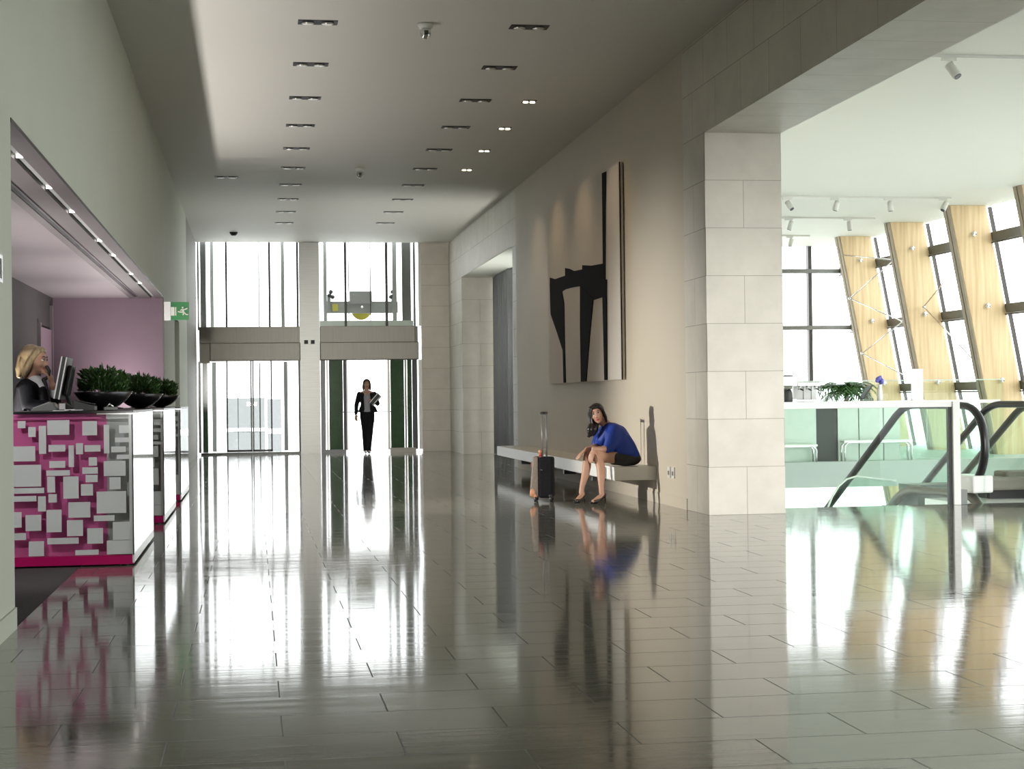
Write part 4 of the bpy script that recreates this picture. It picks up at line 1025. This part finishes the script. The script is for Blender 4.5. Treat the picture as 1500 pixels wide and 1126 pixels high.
c.sweep([((-1.66, 13.62, 1.30), (.03, .05, .05)), ((-1.645, 13.64, 1.2), (.035, .07, .06)), ((-1.66, 13.64, 1.05), (.03, .08, .06))], 8)
c.build('jacket', 'black_cloth', P3, remesh=.009, smooth=3)
c = MB(); c.sweep([((-1.69, 13.69, 1.22), (.06, .06, .06), -.25), ((-1.69, 13.69, 1.33), (.06, .065, .05), -.25), ((-1.735, 13.70, 1.41), (.058, .062, .03), -.25)], 10)
c.build('shirt', 'white_cloth', P3, remesh=.008, smooth=2)
c = MB(); c.cap((-1.592, 13.76, 1.29), .043, (-1.595, 13.735, 1.325), .036); c.build('cuff', 'white_cloth', P3, remesh=.007)
MB().limb(((-1.658, 13.655, 1.40), .018), ((-1.638, 13.65, 1.35), .014), ((-1.622, 13.65, 1.22), .020)).build('necktie', 'black_matt', P3, remesh=.006)
c = MB(); c.sweep([((-1.79, 13.70, .90), (.12, .175, .08)), ((-1.79, 13.70, .80), (.12, .175, .08))], 6)
for q in (-1, 1):
    c.limb(((-1.79, 13.70+q*.085, .82), .098), ((-1.78, 13.70+q*.09, .5), .075), ((-1.79, 13.70+q*.09, .07), .062))
c.build('trousers', 'black_cloth', P3, remesh=.012, smooth=2)
for q in (-1, 1):
    heel_shoe(P3, (-1.79, 13.7+q*.09, .06), (-1.81, 13.7+q*.09, .045), (-1.70, 13.7+q*.095, .034), (-1.62, 13.7+q*.10, .024), stil=False)
hs = MB().limb(((-1.632, 13.655, 1.50), .016), ((-1.612, 13.645, 1.47), .013), ((-1.622, 13.655, 1.425), .013), ((-1.648, 13.66, 1.405), .016)).build('telephone_handset', 'black_matt', origin=(-1.62, 13.65, 1.44), remesh=.005, smooth=2)
tag(hs, 'black telephone handset held to the mouth of the receptionist', 'telephone')

# ------------------------------------------------------------------ light
wd = bpy.data.worlds.new('sky'); S.world = wd; wd.use_nodes = True
bg = wd.node_tree.nodes['Background']; bg.inputs[0].default_value = (.96, .99, 1.0, 1); bg.inputs[1].default_value = 5.0
def lamp(kind, name, loc, target, energy, col=(1, 1, 1), **kw):
    l = bpy.data.lights.new(name, kind); l.energy = energy; l.color = col
    for k, v_ in kw.items(): setattr(l, k, v_)
    o = bpy.data.objects.new(name, l); C.objects.link(o); o.location = loc
    o.rotation_euler = (Vector(target)-Vector(loc)).to_track_quat('-Z', 'Y').to_euler()
    return o
for i in range(4):
    yy = 20.07+2.01*i
    lamp('SPOT', 'downlight_lamp', (3.39, yy, ZC-.03), (4.45, yy, 2.3), 48, (1., .72, .42), spot_size=R(85), spot_blend=1., shadow_soft_size=.08)
lamp('SPOT', 'reception_strobe', (-1.4, 18.7, 1.46), (4.5, 18.4, .75), 1250, (1., .97, .90), spot_size=R(62), spot_blend=1., shadow_soft_size=.015)  # unseen strobe, placed to throw the sideways shadows on the right wall
lamp('SPOT', 'reception_ceiling_lamp', (-2.6, 10.4, 2.55), (-1.3, 12.6, .5), 130, (1., .97, .97), spot_size=R(75), spot_blend=.7, shadow_soft_size=.02)
lamp('SPOT', 'pier_strobe', (9.5, -2.0, 2.2), (5.2, 16.2, -.3), 10500, (1., .99, .96), spot_size=R(27), spot_blend=1., shadow_soft_size=.35)  # unseen strobe added at the right to brighten the pier front
lamp('SPOT', 'front_strobe', (-.9, -3.0, 2.0), (2.9, 38.4, 1.7), 12500, (1., .97, .92), spot_size=R(14), spot_blend=1., shadow_soft_size=.2)  # unseen strobe behind the viewer, aimed to brighten the far lifts
lamp('SPOT', 'recess_fill', (5.05, 31.6, .4), (3.2, 32.4, 4.8), 420, (1., .99, .95), spot_size=R(100), spot_blend=.8, shadow_soft_size=.25)  # added lamp imitating window light thrown up onto the lobby ceiling
lamp('AREA', 'ceiling_corner_fill', (-1.9, 24.0, 1.0), (-1.2, 24.0, 3.0), 22, (1., .96, .93), shape='RECTANGLE', size=.12, size_y=.35)  # added lamp that draws the far edge of the bright ceiling patch
a = lamp('AREA', 'ceiling_fill_strip', (-1.9, 17.2, 1.0), (-1.9+.25, 17.2, 2.0), 290, (1., .96, .93), shape='RECTANGLE', size=.08, size_y=13.5, spread=R(118))  # unseen strip added behind the counters to brighten the lobby ceiling
a.rotation_euler = Matrix(((0, 0, 0), (0, 0, 0), (0, 0, 0))).to_euler()
dz = -Vector((.02, 0, 1)).normalized(); dy = Vector((0, 1, 0)); dx = dy.cross(dz)
a.rotation_euler = Matrix((dx, dy, dz)).transposed().to_euler()

# ------------------------------------------------------------------ camera
F, YAW, PITCH, ROLL = 2423.6, R(8.876), R(.4975), R(-.7088)
fw = Vector((math.sin(YAW)*math.cos(PITCH), math.cos(YAW)*math.cos(PITCH), math.sin(PITCH)))
rg = Vector((math.cos(YAW), -math.sin(YAW), 0)); up = rg.cross(fw)
rg, up = rg*math.cos(ROLL)+up*math.sin(ROLL), up*math.cos(ROLL)-rg*math.sin(ROLL)
cam = bpy.data.cameras.new('camera'); cam.sensor_width = 36; cam.sensor_fit = 'HORIZONTAL'; cam.lens = F/1500*36; cam.clip_end = 400
co = bpy.data.objects.new('camera', cam); C.objects.link(co)
mw = Matrix((rg, up, -fw)).transposed().to_4x4(); mw.translation = Vector((0, 0, 1.2)); co.matrix_world = mw
S.camera = co
S.view_settings.view_transform = 'Standard'; S.view_settings.look = 'None'; S.view_settings.gamma = 1; S.view_settings.exposure = 0.
S.cycles.use_denoising = True
S.cycles.max_bounces = 14; S.cycles.diffuse_bounces = 7; S.cycles.transparent_max_bounces = 24; S.cycles.glossy_bounces = 5
S.cycles.sample_clamp_indirect = 12
